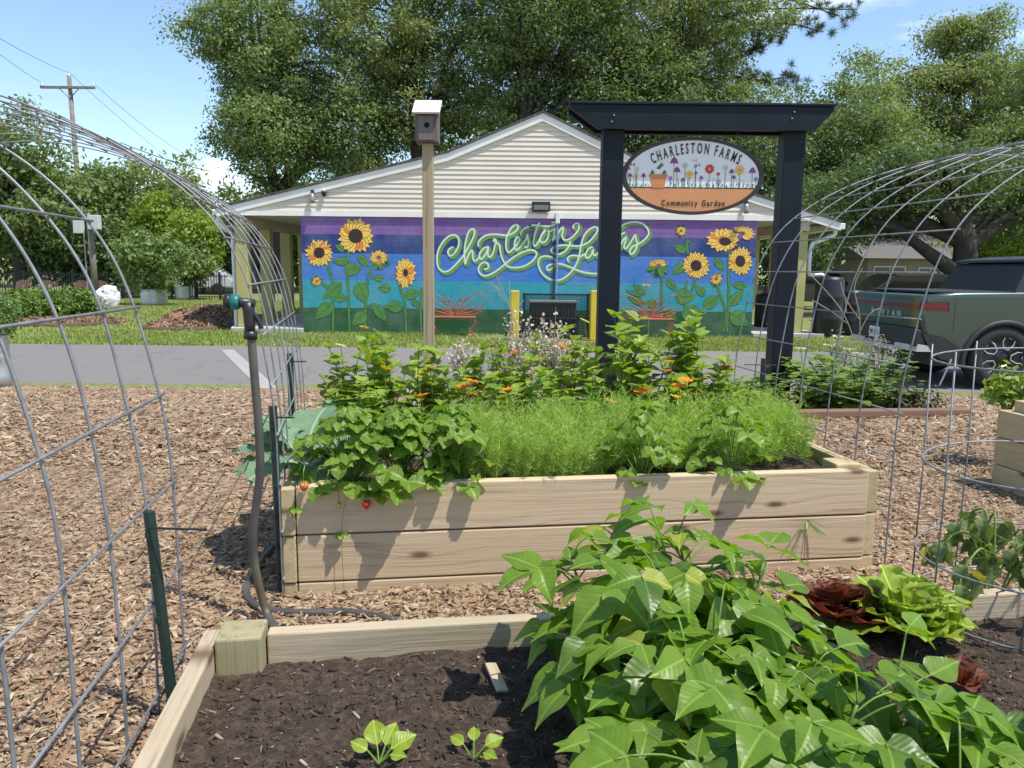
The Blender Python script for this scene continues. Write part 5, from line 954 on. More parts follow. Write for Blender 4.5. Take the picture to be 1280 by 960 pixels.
# ---- main bed
SZ = BH-.045
def bedpt(px, v, z=SZ):
    d = ray(px, 520); A_ = np.array([[UX.x, -d.x], [UX.y, -d.y]]); b_ = np.array([-(O1.x+VX.x*v), -(O1.y+VX.y*v)]); u, s = np.linalg.solve(A_, b_); q = bpt(O1, u, v, z); return q
def strawberry(px, v, n, R_, lab, s=.050, front=False):
    p = bedpt(px, v); t = thing('strawberry_plant', lab, 'strawberry plant', p, group='strawberry plants along the front board'); sm = MB()
    for k in range(n):
        a = k*2.4+rq.uniform(-.3, .3); f = (k+.5)/n; r = R_*math.sqrt(f); h = .21*(1.15-f*.95)+.02*rq.random(); q = p+Vector((math.cos(a)*r, math.sin(a)*r*.8, h*1.0))
        if front and math.sin(a) < -.2 and f > .45: q.z = BH+rq.choice((rq.uniform(-.02, .03), rq.uniform(.02, .15))); q.y = max(q.y, (O1+UX*(q-O1).dot(UX)).y-.045)
        sm.tube(crom([p, p.lerp(q, .55)+Vector((0, 0, .03)), q], 4), .0014, 5); trifoliate(t, q, rdir(a, rq.uniform(-.5, .1)), Vector((0, 0, 1))+rdir(a, 0)*.5, s*rq.uniform(.8, 1.2), STRL, sm, 1.35, .12)
    sm.build('stem', M_STEM, t, smooth=True); return t, p
S1 = strawberry(438, .09, 58, .16, 'leafy strawberry plant at the left end, spilling over the front board', front=True); S2 = strawberry(500, .09, 58, .16, 'leafy strawberry plant second from left with a red berry below', front=True); S3 = strawberry(560, .09, 42, .14, 'leafy strawberry plant third from left beside the feathery plants', front=True)
strawberry(805, .08, 26, .12, 'small strawberry plant at the right centre of the front board', .046, True); strawberry(915, .08, 26, .13, 'small strawberry plant near the right end of the front board', .046, True)
M_BERRY = M('strawberry_red', (.60, .03, .012), .35, .15, 30, bmp=.4, bs=300); M_BERO = M('strawberry_pale', (.62, .17, .05), .35, .2, 30, bmp=.4, bs=300); M_BERG = M('strawberry_green', (.33, .38, .12), .4, .15, 30)
for px, py, mt, r, tn in ((458, 631, M_BERRY, .013, S2), (380, 608, M_BERO, .014, S1), (408, 620, M_BERG, .007, S1), (424, 632, M_BERG, .008, S1), (487, 612, M_BERG, .007, S2)):
    pp = PLf = None; d = ray(px, py); s = ((O1-VX*.022)-CAMP).dot(VX)/d.dot(VX); q = CAMP+d*s
    o = MB().lathe([(0, -r*1.15), (r*.45, -r*.85), (r*.9, -r*.1), (r, r*.35), (r*.75, r*.8), (0, r*.95)], 14, c=q).build('berry', mt, tn[0], smooth=True)
    ca = MB()
    for k in range(6): a = k*PI/3; ca.add([(q.x, q.y, q.z+r*.95), (q.x+math.cos(a-.3)*r*.6, q.y+math.sin(a-.3)*r*.6, q.z+r*1.1), (q.x+math.cos(a)*r*1.15, q.y+math.sin(a)*r*1.15, q.z+r*.8), (q.x+math.cos(a+.3)*r*.6, q.y+math.sin(a+.3)*r*.6, q.z+r*1.1)], [(0, 1, 2, 3)])
    ca.tube(crom([(q.x, q.y, q.z+r), (q.x, q.y, q.z+r+.03), (q.x, q.y+.04, q.z+r+.06)], 4), .0012, 5); ca.build('calyx', M_STEM, o)
def fpt(px, py, off=.02): d = ray(px, py); return CAMP+d*(((O1-VX*off)-CAMP).dot(VX)/d.dot(VX))
for pts, tn in (([(433, 622), (428, 645), (427, 668)], S1), ([(382, 615), (374, 630), (369, 637)], S1)):
    sm = MB(); q = [fpt(*a) for a in pts]; sm.tube(crom(q, 4), .0012, 5); sm.build('runner', leafmat('runner', (.4, .18, .14), (.45, .25, .15), .1), tn[0])
    for k in range(4): leafob(rq.choice(STRL), q[-1], rdir(k*1.6, -.2), (0, -1, .6), .022, tn[0])
sm = MB(); sm.tube(crom([fpt(427, 668), fpt(428, 700), fpt(430, 735)], 3), .0008, 4); sm.build('runner', M_WST, S1[0])
# collard at the left end
for px, v, lab, L_ in ((376, .30, 'blue green collard plant at the left end of the bed', ((2.9, .35, .17), (3.5, .1, .13), (2.3, .55, .19), (4.2, .2, .14), (1.5, .8, .2), (.5, .6, .18), (5.2, .3, .15), (3.1, -.1, .12), (2.6, .9, .15), (3.9, -.1, .11), (4.6, .5, .15))), (415, .5, 'blue green collard plant behind the strawberries', ((1.4, .8, .2), (2.6, .5, .2), (.4, .5, .17), (3.6, .6, .16), (4.6, .5, .15)))):
    p = bedpt(px, v); t = thing('collard_plant', lab, 'collard', p); sm = MB()
    for a, e, s in L_: q = p+rdir(a, max(e, .3))*.07+Vector((0, 0, .03)); sm.tube(crom([p, p.lerp(q, .5)+Vector((0, 0, .02)), q], 4), .004, 6); leafob(rq.choice(COLL), q, rdir(a, e), Vector((0, 0, 1))-rdir(a, 0)*.2, s*1.1, t)
    sm.build('stem', M_COLL, t, smooth=True)
# feathery plants
def feather_mesh(seed, h):
    g = np.random.default_rng(seed); P = []; D = []; Ln = []
    for k in range(46):
        a = g.random()*2*PI; r0 = .05*math.sqrt(g.random()); lean = g.normal(0, .28, 2); hh = h*(.6+.5*g.random()); m_ = 44
        tt = .15+.85*g.random(m_); x = r0*math.cos(a)+lean[0]*tt*hh; y = r0*math.sin(a)+lean[1]*tt*hh; z = tt*hh
        P.append(np.stack([x, y, z], 1)); dd = g.normal(0, 1, (m_, 3)); dd[:, 2] = np.abs(dd[:, 2])*.9+.35; D.append(dd); Ln.append(.016+.022*g.random(m_))
    P = np.concatenate(P); D = np.concatenate(D); Ln = np.concatenate(Ln); D /= np.linalg.norm(D, axis=1, keepdims=True); sd = np.cross(D, g.normal(0, 1, D.shape)); sd /= np.linalg.norm(sd, axis=1, keepdims=True)
    w_ = .0011; a_, b_, c_ = P-sd*w_, P+sd*w_, P+D*Ln[:, None]; n = len(P); V = np.stack([a_, b_, c_], 1).reshape(-1, 3); Fc = np.arange(3*n).reshape(n, 3); return np_mesh('feathery_foliage', V, Fc, M_FEA, g.random(n))
FE = [feather_mesh(k, .17+.015*k) for k in range(4)]
rows = [(px, v) for v in (.12, .24, .36, .47) for px in range(578 if v < .2 else 560, 960 if v > .2 else 775, 33)]+[(968, .42), (978, .36), (950, .56), (925, .6), (1000, .28)]
k_ = 0
for px, v in rows:
    k_ += 1; p = bedpt(px+rq.uniform(-9, 9), v+rq.uniform(-.03, .03)); t = thing('feathery_plant', 'fine leaved feathery green plant in the low mass mid bed', 'plant', p, group='feathery green plants in the raised bed', rz=rq.random()*6.3)
    o = ob('foliage', rq.choice(FE), t, world=False, kind='stuff'); k__ = rq.uniform(.85, 1.3); o.scale = (k__, k__, rq.uniform(.68, 1.15)); MB().tube([(0, 0, -.02), (.004, 0, .06), (0, .004, .12)], .0016, 5).build('stem', M_STEM, t, world=False)
# leafy upright stems
ZL = [leafmesh('zl', oval_w, M_ZIN, 5, 1, .3, .5, 0, 1, seed=70+k) for k in range(2)]
def stemplant_mesh(seed, h, mt, ls, nb=3, wide=.5, pairs=9, up=.5):
    g = random.Random(seed); lv, st = MB(), MB(); tv = [tuple(v.co) for v in ZL[seed % 2].vertices]; tf = [tuple(p.vertices) for p in ZL[seed % 2].polygons]; tuv = [(v[0], v[1]) for v in tv]
    for b in range(nb):
        a = g.random()*6.3; tip = Vector((math.cos(a)*wide*h*.35, math.sin(a)*wide*h*.35, h*(1 if b == 0 else g.uniform(.6, .95)))); pts = crom([(0, 0, -.02), tip*.5+Vector((0, 0, h*.06)), tip], 6); st.tube(pts, [.0032-.0018*i/len(pts) for i in range(len(pts))], 5)
        for k in range(pairs):
            f = .18+.82*k/(pairs-1); i = min(len(pts)-1, int(f*(len(pts)-1))); p = pts[i]; a2 = k*1.57+g.random()*.6
            for s in range(2 if k < pairs-1 else 4):
                aa = a2+PI*s*(1 if k < pairs-1 else .5); size = ls*(1.05-.55*f*f)*g.uniform(.75, 1.2); mtx = frame(p, rdir(aa, g.uniform(-.35, .55)+up*f), (g.uniform(-.3, .3), g.uniform(-.3, .3), 1), size)
                lv.add([mtx @ Vector(v) for v in tv], tf, 0, None, tuv)
    return lv.mesh('leaves', mt, True), st.mesh('stem', M_WST if seed % 3 else M_STEM, True)
SPM = [stemplant_mesh(s, 1.0*.4, M_ZIN, .105, nb, wd, 8) for s, nb, wd in ((1, 4, .7), (2, 5, .9), (3, 3, .4), (4, 6, 1.1), (5, 5, .8))]
def stemplant(px, pyt, v, lab, var, base=None, mx=1.0, name='leafy_plant', group='tall leafy flower stems in the raised bed', meshes=None):
    p = base if base is not None else bedpt(px, v); zt__ = aty(px, pyt, p.y).z; h = max(.1, zt__-p.z); t = thing(name, lab, 'plant', p, group=group, rz=rq.random()*6.3); k = h/.4
    for nm, me in zip(('leaves', 'stem'), (meshes or SPM)[var]):
        o = ob(nm, me, t, world=False); kk = max(.8, min(1.25, k)); o.scale = (kk*mx, kk*mx, k)
        if nm == 'leaves': o['kind'] = 'stuff'
    return t
LABS = 'bright green leafy flower stem in the back half of the raised bed'
for i, (px, pyt, v) in enumerate(((428, 446, .72), (450, 436, .85), (470, 432, .70), (497, 424, .82), (520, 432, .72), (545, 462, .62), (570, 466, .66), (596, 436, .85), (622, 450, .72), (648, 432, .9), (690, 438, .78), (714, 466, .6), (738, 440, .8), (760, 402, .84), (776, 436, .72), (790, 470, .6), (811, 398, .75), (846, 396, .85), (858, 430, .7), (882, 448, .75), (905, 472, .85), (932, 486, .72), (664, 470, .56), (705, 425, .97), (590, 492, .56), (480, 470, .6), (445, 480, .58), (840, 478, .58), (920, 496, .6), (628, 480, .6))):
    stemplant(px, pyt, v, LABS if i not in (13, 16, 17) else {13: 'tallest leafy stem, standing before the left sign post', 16: 'tall bare based leafy stem right of the left sign post', 17: 'tall leafy stem below the right mural sunflower bud'}[i], i % 5, group=None if i in (13, 16, 17) else 'tall leafy flower stems in the raised bed')
# orange and yellow flowers
def petal_mesh(name, c, n=7, r=1.0, cup=.5):
    mt = leafmat(name, c, tuple(min(1, x*1.15) for x in c), .3, 0, .5, tint=(1.1, 1, .7)); m_ = MB()
    for k in range(n):
        a = 2*PI*k/n; d = rdir(a, cup); mtx = frame((0, 0, 0), d, (0, 0, 1), r); V = [(0, 0, 0), (.5, -.28, .05), (1, -.25, -.05), (1.05, .02, -.02), (1, .25, -.05), (.5, .28, .05)]; m_.add([mtx @ Vector(v) for v in V], [(0, 1, 2, 3), (0, 3, 4, 5)])
    return m_.mesh('petals', mt, True)
FO = petal_mesh('orange_petal', (.80, .27, .012), 8, 1, .35); FY = petal_mesh('yellow_petal', (.80, .50, .03), 7, 1, .5); FD = petal_mesh('dull_orange_petal', (.55, .17, .04), 8, 1, .3); FW = petal_mesh('cream_petal', (.70, .66, .40), 10, 1, .15); FYR = petal_mesh('lemon_petal', (.75, .62, .05), 10, 1, .12)
M_FC = M('flower_centre', (.35, .12, .02), .8)
def flower(px, py, v, me, r, lab, base=None, group=None):
    r *= 1.2
    p = base if base is not None else bedpt(px, v); q = aty(px, py, p.y+rq.uniform(-.02, .02)); b = p+Vector((rq.uniform(-.03, .03), rq.uniform(-.02, .02), 0)); t = thing('flower', lab, 'flower', b, group=group)
    MB().tube(crom([b, b.lerp(q, .6)+Vector((.012, 0, 0)), q], 4), .0016, 5).build('stem', M_STEM, t); ob('petals', me, t, loc=q, rot=(rq.uniform(-.2, .5), rq.uniform(-.3, .3), rq.random()*6)).scale = (r, r, r)
    MB().lathe([(0, r*.1), (r*.22, r*.06), (r*.25, 0), (0, -r*.1)], 8, c=q).build('flower_centre', M_FC, t, smooth=True)
for px, py, v, me, r, lab in ((589, 478, .5, FO, .026, 'orange flower, upper of the close pair left of centre'), (581, 485, .5, FO, .024, 'orange flower, lower of the close pair left of centre'), (527, 496, .48, FO, .026, 'orange flower above the strawberry leaves'), (635, 488, .5, FO, .02, 'single orange flower below the pale flower bush'), (764, 503, .45, FO, .02, 'lowest orange flower, before the left sign post'), (800, 490, .5, FO, .02, 'orange flower, left of the pair right of the sign post'), (809, 488, .5, FO, .02, 'orange flower, right of the pair beside the sign post'), (849, 484, .5, FO, .024, 'orange flower, lower left of the bright cluster at right'), (857, 477, .52, FO, .024, 'orange flower, top of the bright cluster at right'), (872, 494, .5, FO, .016, 'small orange flower right of the bright cluster'), (838, 453, .6, FO, .017, 'orange flower on a dark bare stem'), (891, 471, .6, FO, .019, 'round orange flower, left of the two far right blooms'), (907, 461, .6, FO, .022, 'orange flower, topmost and rightmost in the raised bed'), (481, 462, .6, FY, .019, 'yellow flower among the leaves at upper left'), (538, 462, .6, FY, .02, 'yellow flower just right of the birdhouse post foot'), (524, 472, .55, FY, .013, 'tiny yellow flower left of the birdhouse post foot'), (590, 493, .5, FY, .019, 'yellow flower under the close orange pair'), (845, 498, .48, FY, .02, 'yellow flower under the bright orange cluster'), (614, 434, .95, FD, .016, 'dull orange flower over the asphalt, left one'), (643, 441, .95, FD, .016, 'dull orange flower under the pale bush'), (702, 434, .95, FD, .018, 'dull orange flower right of the pale bush'), (715, 431, .98, FD, .014, 'dull orange flower on the asphalt, beside the yellow bollard'), (731, 401, .9, FYR, .018, 'lemon yellow flat flower in front of the black cage'), (455, 409, .8, FYR, .015, 'small lemon flower standing before the mural leaves'), (426, 432, .8, FW, .018, 'cream flat flower head at the upper left of the bed'), (808, 357, .8, FW, .014, 'tall cream daisy in front of the mural')):
    flower(px, py, v, me, r, lab)
for k in range(22):
    px = rq.uniform(430, 925); flower(px, rq.uniform(455, 505), rq.uniform(.5, .85), rq.choice((FO, FY, FO, FYR)), rq.uniform(.010, .017), 'small orange or yellow bloom scattered among the leafy stems', group='small scattered blooms in the raised bed')
# pale dried flower bushes behind
M_PALE = leafmat('pale_blossom', (.62, .52, .45), (.78, .70, .56), .25, 0, .7, tint=(1, 1, .9)); M_DRY = M('dry_twig', (.30, .24, .18), .9, .2)
def pale_bush(px, pyt, v, wd, n, lab):
    p = bedpt(px, v); h = aty(px, pyt, p.y).z-p.z; t = thing('pale_flower_bush', lab, 'flower bush', p); sm = MB(); Ps = []
    for k in range(n):
        a = rq.random()*6.3; r = wd*math.sqrt(rq.random()); tip = p+Vector((math.cos(a)*r, math.sin(a)*r*.6, h*rq.uniform(.6, 1.02)*(1.1-.35*r/wd))); pts = crom([p, p.lerp(tip, .5)+Vector((0, 0, .05)), tip], 5); sm.tube(pts, .0013, 4)
        for j in range(34): f = rq.uniform(.45, 1); i = int(f*(len(pts)-1)); q = pts[i]; Ps.append((q.x+rq.gauss(0, .012), q.y+rq.gauss(0, .012), q.z+rq.gauss(0, .012)))
    P = np.array(Ps); m_ = len(P); V, Fc = scatter(np.array([(-.5, -.4, 0), (.5, -.3, .2), (.4, .5, 0), (-.4, .4, .15)]), np.array([(0, 1, 2, 3)]), P, rot_frames(RNG.normal(0, 1, (m_, 3)), RNG.random(m_)*6), .006+.008*RNG.random(m_))
    ob('blossoms', np_mesh('blossoms', V, Fc, M_PALE, RNG.random(m_)), t, kind='stuff'); sm.build('stem', M_DRY, t)
pale_bush(648, 376, 1.0, .09, 34, 'pale dried flower bush before the left yellow bollard'); pale_bush(690, 388, 1.0, .13, 60, 'widest pale dried flower bush before the black cage'); pale_bush(580, 402, .98, .07, 26, 'pale dried flower bush under the left butterfly bench'); pale_bush(622, 425, 1.0, .08, 24, 'low pale dried flower bush between bench and bollard')
p = bedpt(645, .97); t = thing('dry_stalk', 'bare dry forked stalk rising in front of the teal mural band', 'stalk', p); q = [aty(a, b, p.y) for a, b in ((648, 440), (645, 410), (637, 385), (628, 362), (620, 345))]
MB().tube(crom(q, 4), .002, 5).build('stalk', M_DRY, t)
for a, b in (((637, 385), (637, 350)), ((632, 372), (612, 352)), ((640, 392), (655, 375)), ((628, 362), (618, 358)), ((634, 378), (622, 366))): MB().tube([aty(*a, p.y), aty(*b, p.y)], .0012, 4).build('twig', M_PALE, t)
# weeds at the foot of the raised bed
for px, py, lab in ((920, 722, 'small grass weed at the foot of the raised bed'), (1010, 650, 'thin grass tuft growing out of the right plank joint')):
    b = fpt(px, py, .012); t = thing('grass_weed', lab, 'weed', b); m_ = MB()
    for k in range(14): a = rq.uniform(-1, 1); e = rq.uniform(.03, .10)*(1 if py > 700 else .9); dz = e if py > 700 else -e*.6; m_.tube(crom([b, b+UX*a*.02+Vector((0, 0, dz*.6+.01)), b+UX*a*.06-VX*.02+Vector((0, 0, dz))], 3), [.0012]*6+[.0003], 3)
    m_.build('blades', M_STEM, t)
# ================================================================ bushes and trees
LT = np.array([(0, 0, 0), (.5, -.32, .10), (1, 0, 0), (.5, .32, .10)], float); LF = np.array([(0, 1, 2), (0, 2, 3)])
def cloud(g, C, sig, npc, size, jit=.35, upb=.45):
    n = len(C)*npc; of = np.clip(g.normal(0, 1, (n, 3)), -1.7, 1.7); P = np.repeat(C, npc, 0)+of*np.repeat(sig, npc, 0); nr = g.normal(0, .55, (n, 3))+of/np.linalg.norm(of, axis=1, keepdims=True)*.9; nr[:, 2] += upb
    sz = size*(1-jit+2*jit*g.random(n)); sc = np.stack([sz, sz*.8, sz], 1); V, Fc = scatter(LT, LF, P, rot_frames(nr, g.random(n)*2*PI), sc)
    cr_ = np.clip(np.repeat(g.random(len(C)), npc)*.5+g.random(n)*.5, 0, 1); return V, Fc, np.repeat(cr_, 2)
TR = {}
def tmat(k): return TR[k]
TR['oak'] = leafmat('oak_leaf', (0.125, 0.184, 0.066), (0.280, 0.347, 0.140), .42, 0, .5, tint=(1.35, 1.4, .55)); TR['dark'] = leafmat('dark_leaf', (0.079, 0.129, 0.055), (0.172, 0.237, 0.093), .42, 0, .45, tint=(1.35, 1.4, .55)); TR['lite'] = leafmat('light_leaf', (0.193, 0.248, 0.097), (0.373, 0.414, 0.179), .42, 0, .5, tint=(1.25, 1.3, .55)); TR['lime'] = leafmat('lime_leaf', (.17, .26, .03), (.31, .40, .06), .38, 0, .5, tint=(1.3, 1.35, .5)); TR['pine'] = leafmat('pine_needle', (0.065, 0.104, 0.052), (0.130, 0.169, 0.085), .42, 0, .5); TR['hyd'] = leafmat('shrub_leaf', (.10, .19, .03), (.20, .32, .06), .34, 0, .4); TR['sage'] = leafmat('sunflower_leaf', (.16, .24, .07), (.30, .38, .14), .34, 0, .4)  # oak, dark and light leaf colours greyed to stand in for distant haze
M_BARK = M('bark', (.05, .042, .035), .95, .35, 4, bmp=.8, bs=12)
def tree(name, lab, base, H, ctr, rad, mat_, ncl, npc, leaf, trunk_r=.25, lean=(0, 0), seed=1, low=.35, blobs=None, cat='tree', forks=3, sig=.75):
    g = np.random.default_rng(seed); r_ = random.Random(seed); B = Vector(base); t = thing(name, lab, cat, B)
    bl = blobs or [(ctr, rad, 1.0)]; tot = sum(w_ for _, _, w_ in bl); Cs = []
    for c, rd, w_ in bl:
        k = int(1.6*ncl*w_/tot); d = g.normal(0, 1, (k, 3)); d /= np.linalg.norm(d, axis=1, keepdims=True); rr = (.35+.65*g.random(k)**.55)[:, None]; wob = 1+.22*np.sin(d[:, :1]*4+seed)+.18*np.sin(d[:, 2:3]*6+seed*2); Cs.append(np.array(c)+d*rr*np.array(rd)*wob)
    npc = int(npc*.66)
    C = np.concatenate(Cs)+np.array(B); C = C[C[:, 2] > B.z+.6]
    sg_ = sig*.72*(.5+.8*g.random((len(C), 1)))*np.array([[1, 1, .55]])
    V, Fc, rn = cloud(g, C, sg_, npc, leaf)
    ob('crown', np_mesh('crown', V, Fc, tmat(mat_), rn), t)
    if trunk_r <= 0: return t
    m_ = MB(); c0 = Vector(bl[0][0])+B; top = Vector((c0.x, c0.y, c0.z+bl[0][1][2]*.35)); knee = Vector((B.x+lean[0], B.y+lean[1], B.z+H*low))
    tp = crom([B-Vector((0, 0, .2)), B.lerp(knee, .5)+Vector((.1, 0, 0)), knee, knee.lerp(top, .5)+Vector((r_.uniform(-.4, .4), 0, 0)), top], 5); nT = len(tp); m_.tube(tp, [trunk_r*(1.25 if i == 0 else 1)*(1-.82*i/nT) for i in range(nT)], 9)
    for k in range(min(len(C), 26+forks*3)):
        q = Vector(C[r_.randrange(len(C))]); i = int(nT*r_.uniform(.42, .85)); a = tp[min(i, nT-1)]
        if k < forks: a = tp[int(nT*.45)]
        rr = trunk_r*(.5 if k < forks else r_.uniform(.1, .28)); mid = a.lerp(q, .5)+Vector((r_.uniform(-.3, .3), r_.uniform(-.3, .3), (q-a).length*.10)); pts = crom([a, mid, q], 5); m_.tube(pts, [rr*(1-.85*i/len(pts)) for i in range(len(pts))], 6)
    m_.build('trunk', M_BARK, t, smooth=True); return t
def tpx(px, pxtop, Y): return aty(px, pxtop, Y)
def crownpx(x0, x1, y0, y1, Y, dep=None):                     # crown from its outline in the photo at a chosen distance
    a, b = aty(x0, y0, Y), aty(x1, y1, Y); return ((a.x+b.x)/2, Y, (a.z+b.z)/2), (abs(b.x-a.x)/2, dep or abs(b.x-a.x)*.4, abs(a.z-b.z)/2)
def px_tree(name, lab, bx, Y, blobs, mat_, ncl, npc, leaf, tr=.3, seed=1, low=.35, forks=3, sig=.75, lean=(0, 0)):
    X = aty(bx, 300, Y).x; B = Vector((X, Y, -.55)); bl = []
    for (x0, x1, y0, y1, dy) in blobs: c, rd = crownpx(x0, x1, y0, y1, Y+dy); bl.append(((c[0]-B.x, c[1]-B.y, c[2]-B.z), rd, rd[0]*rd[2]))
    H = max(c[2]+r[2] for c, r, _ in bl); return tree(name, lab, B, H, None, None, mat_, ncl, npc, leaf, tr, lean, seed, low, bl, forks=forks, sig=sig)
px_tree('oak_tree', 'large dark oak behind the left slope of the building roof', 345, 47, [(225, 400, -60, 130, 0), (250, 420, 80, 240, -1), (340, 520, 60, 250, 1)], 'oak', 460, 150, .22, .5, 1, .32, 4, .8)
px_tree('oak_tree', 'broad light green oak with its crown above the birdhouse', 520, 49, [(360, 600, -120, 110, 0), (430, 640, 40, 190, 1), (560, 700, -110, 90, -1)], 'lite', 460, 150, .22, .5, 2, .4, 4, .8)
px_tree('oak_tree', 'oak with dark limbs right behind the roof ridge', 655, 46, [(600, 800, -110, 60, 0), (580, 720, 30, 160, 1), (680, 860, 20, 170, 2)], 'oak', 440, 145, .21, .55, 3, .45, 5, .75)
px_tree('oak_tree', 'light green oak behind the left half of the sign beam', 850, 50, [(720, 950, -60, 90, 0), (740, 960, 60, 220, 1)], 'lite', 420, 145, .23, .4, 4, .4, 3, .8)
px_tree('broadleaf_tree', 'dark tree filling the gap between the sign posts', 930, 42, [(820, 1010, 120, 300, 0), (950, 1080, 130, 330, 2)], 'dark', 330, 130, .21, .3, 5, .3, 3, .7)
px_tree('broadleaf_tree', 'tall pale green tree with pointed top at upper right', 1200, 52, [(1095, 1290, 55, 210, 0), (1165, 1245, 12, 90, 0), (1180, 1330, 120, 260, 1)], 'lite', 450, 145, .23, .4, 6, .4, 4, .8)
px_tree('broadleaf_tree', 'rounded green tree left of the pointed tree at upper right', 1060, 47, [(985, 1140, 90, 260, 0), (1020, 1180, 170, 320, -1)], 'oak', 380, 135, .21, .4, 7, .35, 3, .75)
px_tree('broadleaf_tree', 'dense green tree at the right edge above the truck', 1290, 44, [(1180, 1400, 150, 300, 0), (1250, 1420, 60, 240, 1)], 'oak', 330, 130, .21, .4, 8, .35, 3, .75)
# live oak with a leaning limb behind the truck
YO = 27.0; t = px_tree('live_oak', 'spreading live oak with a thick dark trunk behind the truck', 1205, YO, [(1060, 1300, 180, 265, 0), (1010, 1150, 210, 300, 1), (1230, 1400, 170, 300, 1)], 'dark', 300, 115, .145, .55, 9, .45, 5, .5)
limb = [aty(a, b, YO) for a, b in ((1203, 345), (1180, 330), (1150, 308), (1120, 285), (1085, 275))]; MB().tube(crom(limb, 5), [.3*(1-.7*i/20) for i in range(21)], 8).build('limb', M_BARK, t, smooth=True)
px_tree('small_tree', 'sunny yellow green shrub tree right of the live oak trunk', 1255, 31, [(1218, 1320, 278, 340, 0)], 'lime', 90, 55, .2, .1, 10, .3, 2, .4)
# pine
YN = 53.0; X = aty(858, 100, YN).x; pb_ = Vector((X, YN, -.55)); t = thing('pine_tree', 'tall pine with dark drooping boughs against the sky', 'tree', pb_); m_ = MB(); g = np.random.default_rng(21)
topz = aty(858, -120, YN).z; m_.tube([(X, YN, -.6), (X+.1, YN, 6), (X+.15, YN, topz)], [.4, .34, .2], 10); ends = []
for a, b, c in (((862, 60), (930, 15), (1072, 12)), ((862, 20), (940, -10), (1050, 20)), ((862, 90), (925, 70), (950, 55)), ((862, 110), (910, 95), (985, 108)), ((860, 40), (900, 20), (985, 45)), ((858, 40), (800, 0), (770, -20)), ((862, 130), (930, 105), (1000, 95)), ((858, 10), (900, -20), (990, -15)), ((862, 70), (960, 30), (1030, 40))):
    q = [aty(*a, YN), aty(*b, YN-1.0), aty(*c, YN-1.6)]; pts = crom(q, 6); m_.tube(pts, [.11*(1-.85*i/len(pts)) for i in range(len(pts))], 6); ends += [pts[i] for i in range(4, len(pts))]
C = np.array([list(e) for e in ends]); C = np.concatenate([C+g.normal(0, 1, C.shape)*np.array([.45, .5, .3]) for _ in range(3)]); n = len(C)*70; P = np.repeat(C, 70, 0); d = g.normal(0, 1, (n, 3)); d[:, 2] += .3; d /= np.linalg.norm(d, axis=1, keepdims=True); sd = np.cross(d, g.normal(0, 1, (n, 3))); sd /= np.linalg.norm(sd, axis=1, keepdims=True); P = P+d*.12*g.random((n, 1))
V = np.stack([P-sd*.016, P+sd*.016, P+d*(.3+.2*g.random((n, 1)))], 1).reshape(-1, 3); ob('crown', np_mesh('crown', V, np.arange(3*n).reshape(n, 3), TR['pine'], g.random(n)), t); m_.build('trunk', M_BARK, t, smooth=True)
# left side woods
px_tree('broadleaf_tree', 'dark leafy tree at the far left edge behind the arch', 20, 39, [(-80, 90, 130, 330, 0), (-40, 130, 180, 340, 1)], 'oak', 320, 60, .26, .35, 11, .4, 3, .6)
px_tree('broadleaf_tree', 'broad tree below the utility pole at left', 130, 43, [(60, 215, 190, 330, 0), (110, 240, 225, 340, 1)], 'oak', 280, 60, .28, .3, 12, .4, 3, .65)
px_tree('broadleaf_tree', 'hazy distant tree left of the large oak', 215, 62, [(185, 262, 200, 330, 0)], 'lite', 120, 60, .36, .25, 13, .4, 3, .8)
px_tree('small_tree', 'lime green small tree behind the tank plants, left one', 190, 38, [(160, 225, 252, 345, 0)], 'lime', 110, 60, .20, .1, 14, .3, 2, .42); px_tree('small_tree', 'lime green small tree behind the tank plants, right one', 240, 37, [(212, 275, 262, 345, 0)], 'lime', 100, 60, .20, .1, 15, .3, 2, .42)
px_tree('broadleaf_tree', 'shadowy tree behind the equipment pole', 90, 40.5, [(20, 150, 255, 360, 0)], 'dark', 150, 55, .24, .22, 16, .4, 3, .55)
for k, (bx, Y, x0, x1, y0, y1, mt, lab) in enumerate(((140, 42, 90, 190, 290, 385, 'dark', 'dark hedge shrub behind the iron fence, left of the tanks'), (250, 46, 200, 300, 290, 380, 'dark', 'dark hedge shrub seen beside the left porch'), (985, 36, 930, 1040, 240, 385, 'dark', 'dark evergreen shrub behind the right porch column'), (1090, 45, 1030, 1150, 250, 345, 'dark', 'dark evergreen shrub in front of the pale house'), (1170, 43, 1130, 1225, 300, 360, 'oak', 'green shrub hiding the lower wall of the pale house'), (60, 56, -60, 160, 230, 350, 'dark', 'dark tree mass at the far left horizon'), (1290, 46, 1200, 1420, 250, 370, 'dark', 'dark shrub mass behind the truck cab'), (330, 58, 260, 420, 220, 380, 'oak', 'distant tree seen through the left porch'), (700, 60, 420, 980, 90, 300, 'dark', 'dark distant tree behind the building roof'))):
    px_tree('shrub' if Y < 50 else 'broadleaf_tree', lab, bx, Y, [(x0, x1, y0, y1, 0)], mt, 120 if Y < 50 else 260, 55, .26 if Y < 50 else .42, .1, 30+k, .25, 2, .55 if Y < 50 else 1.0)
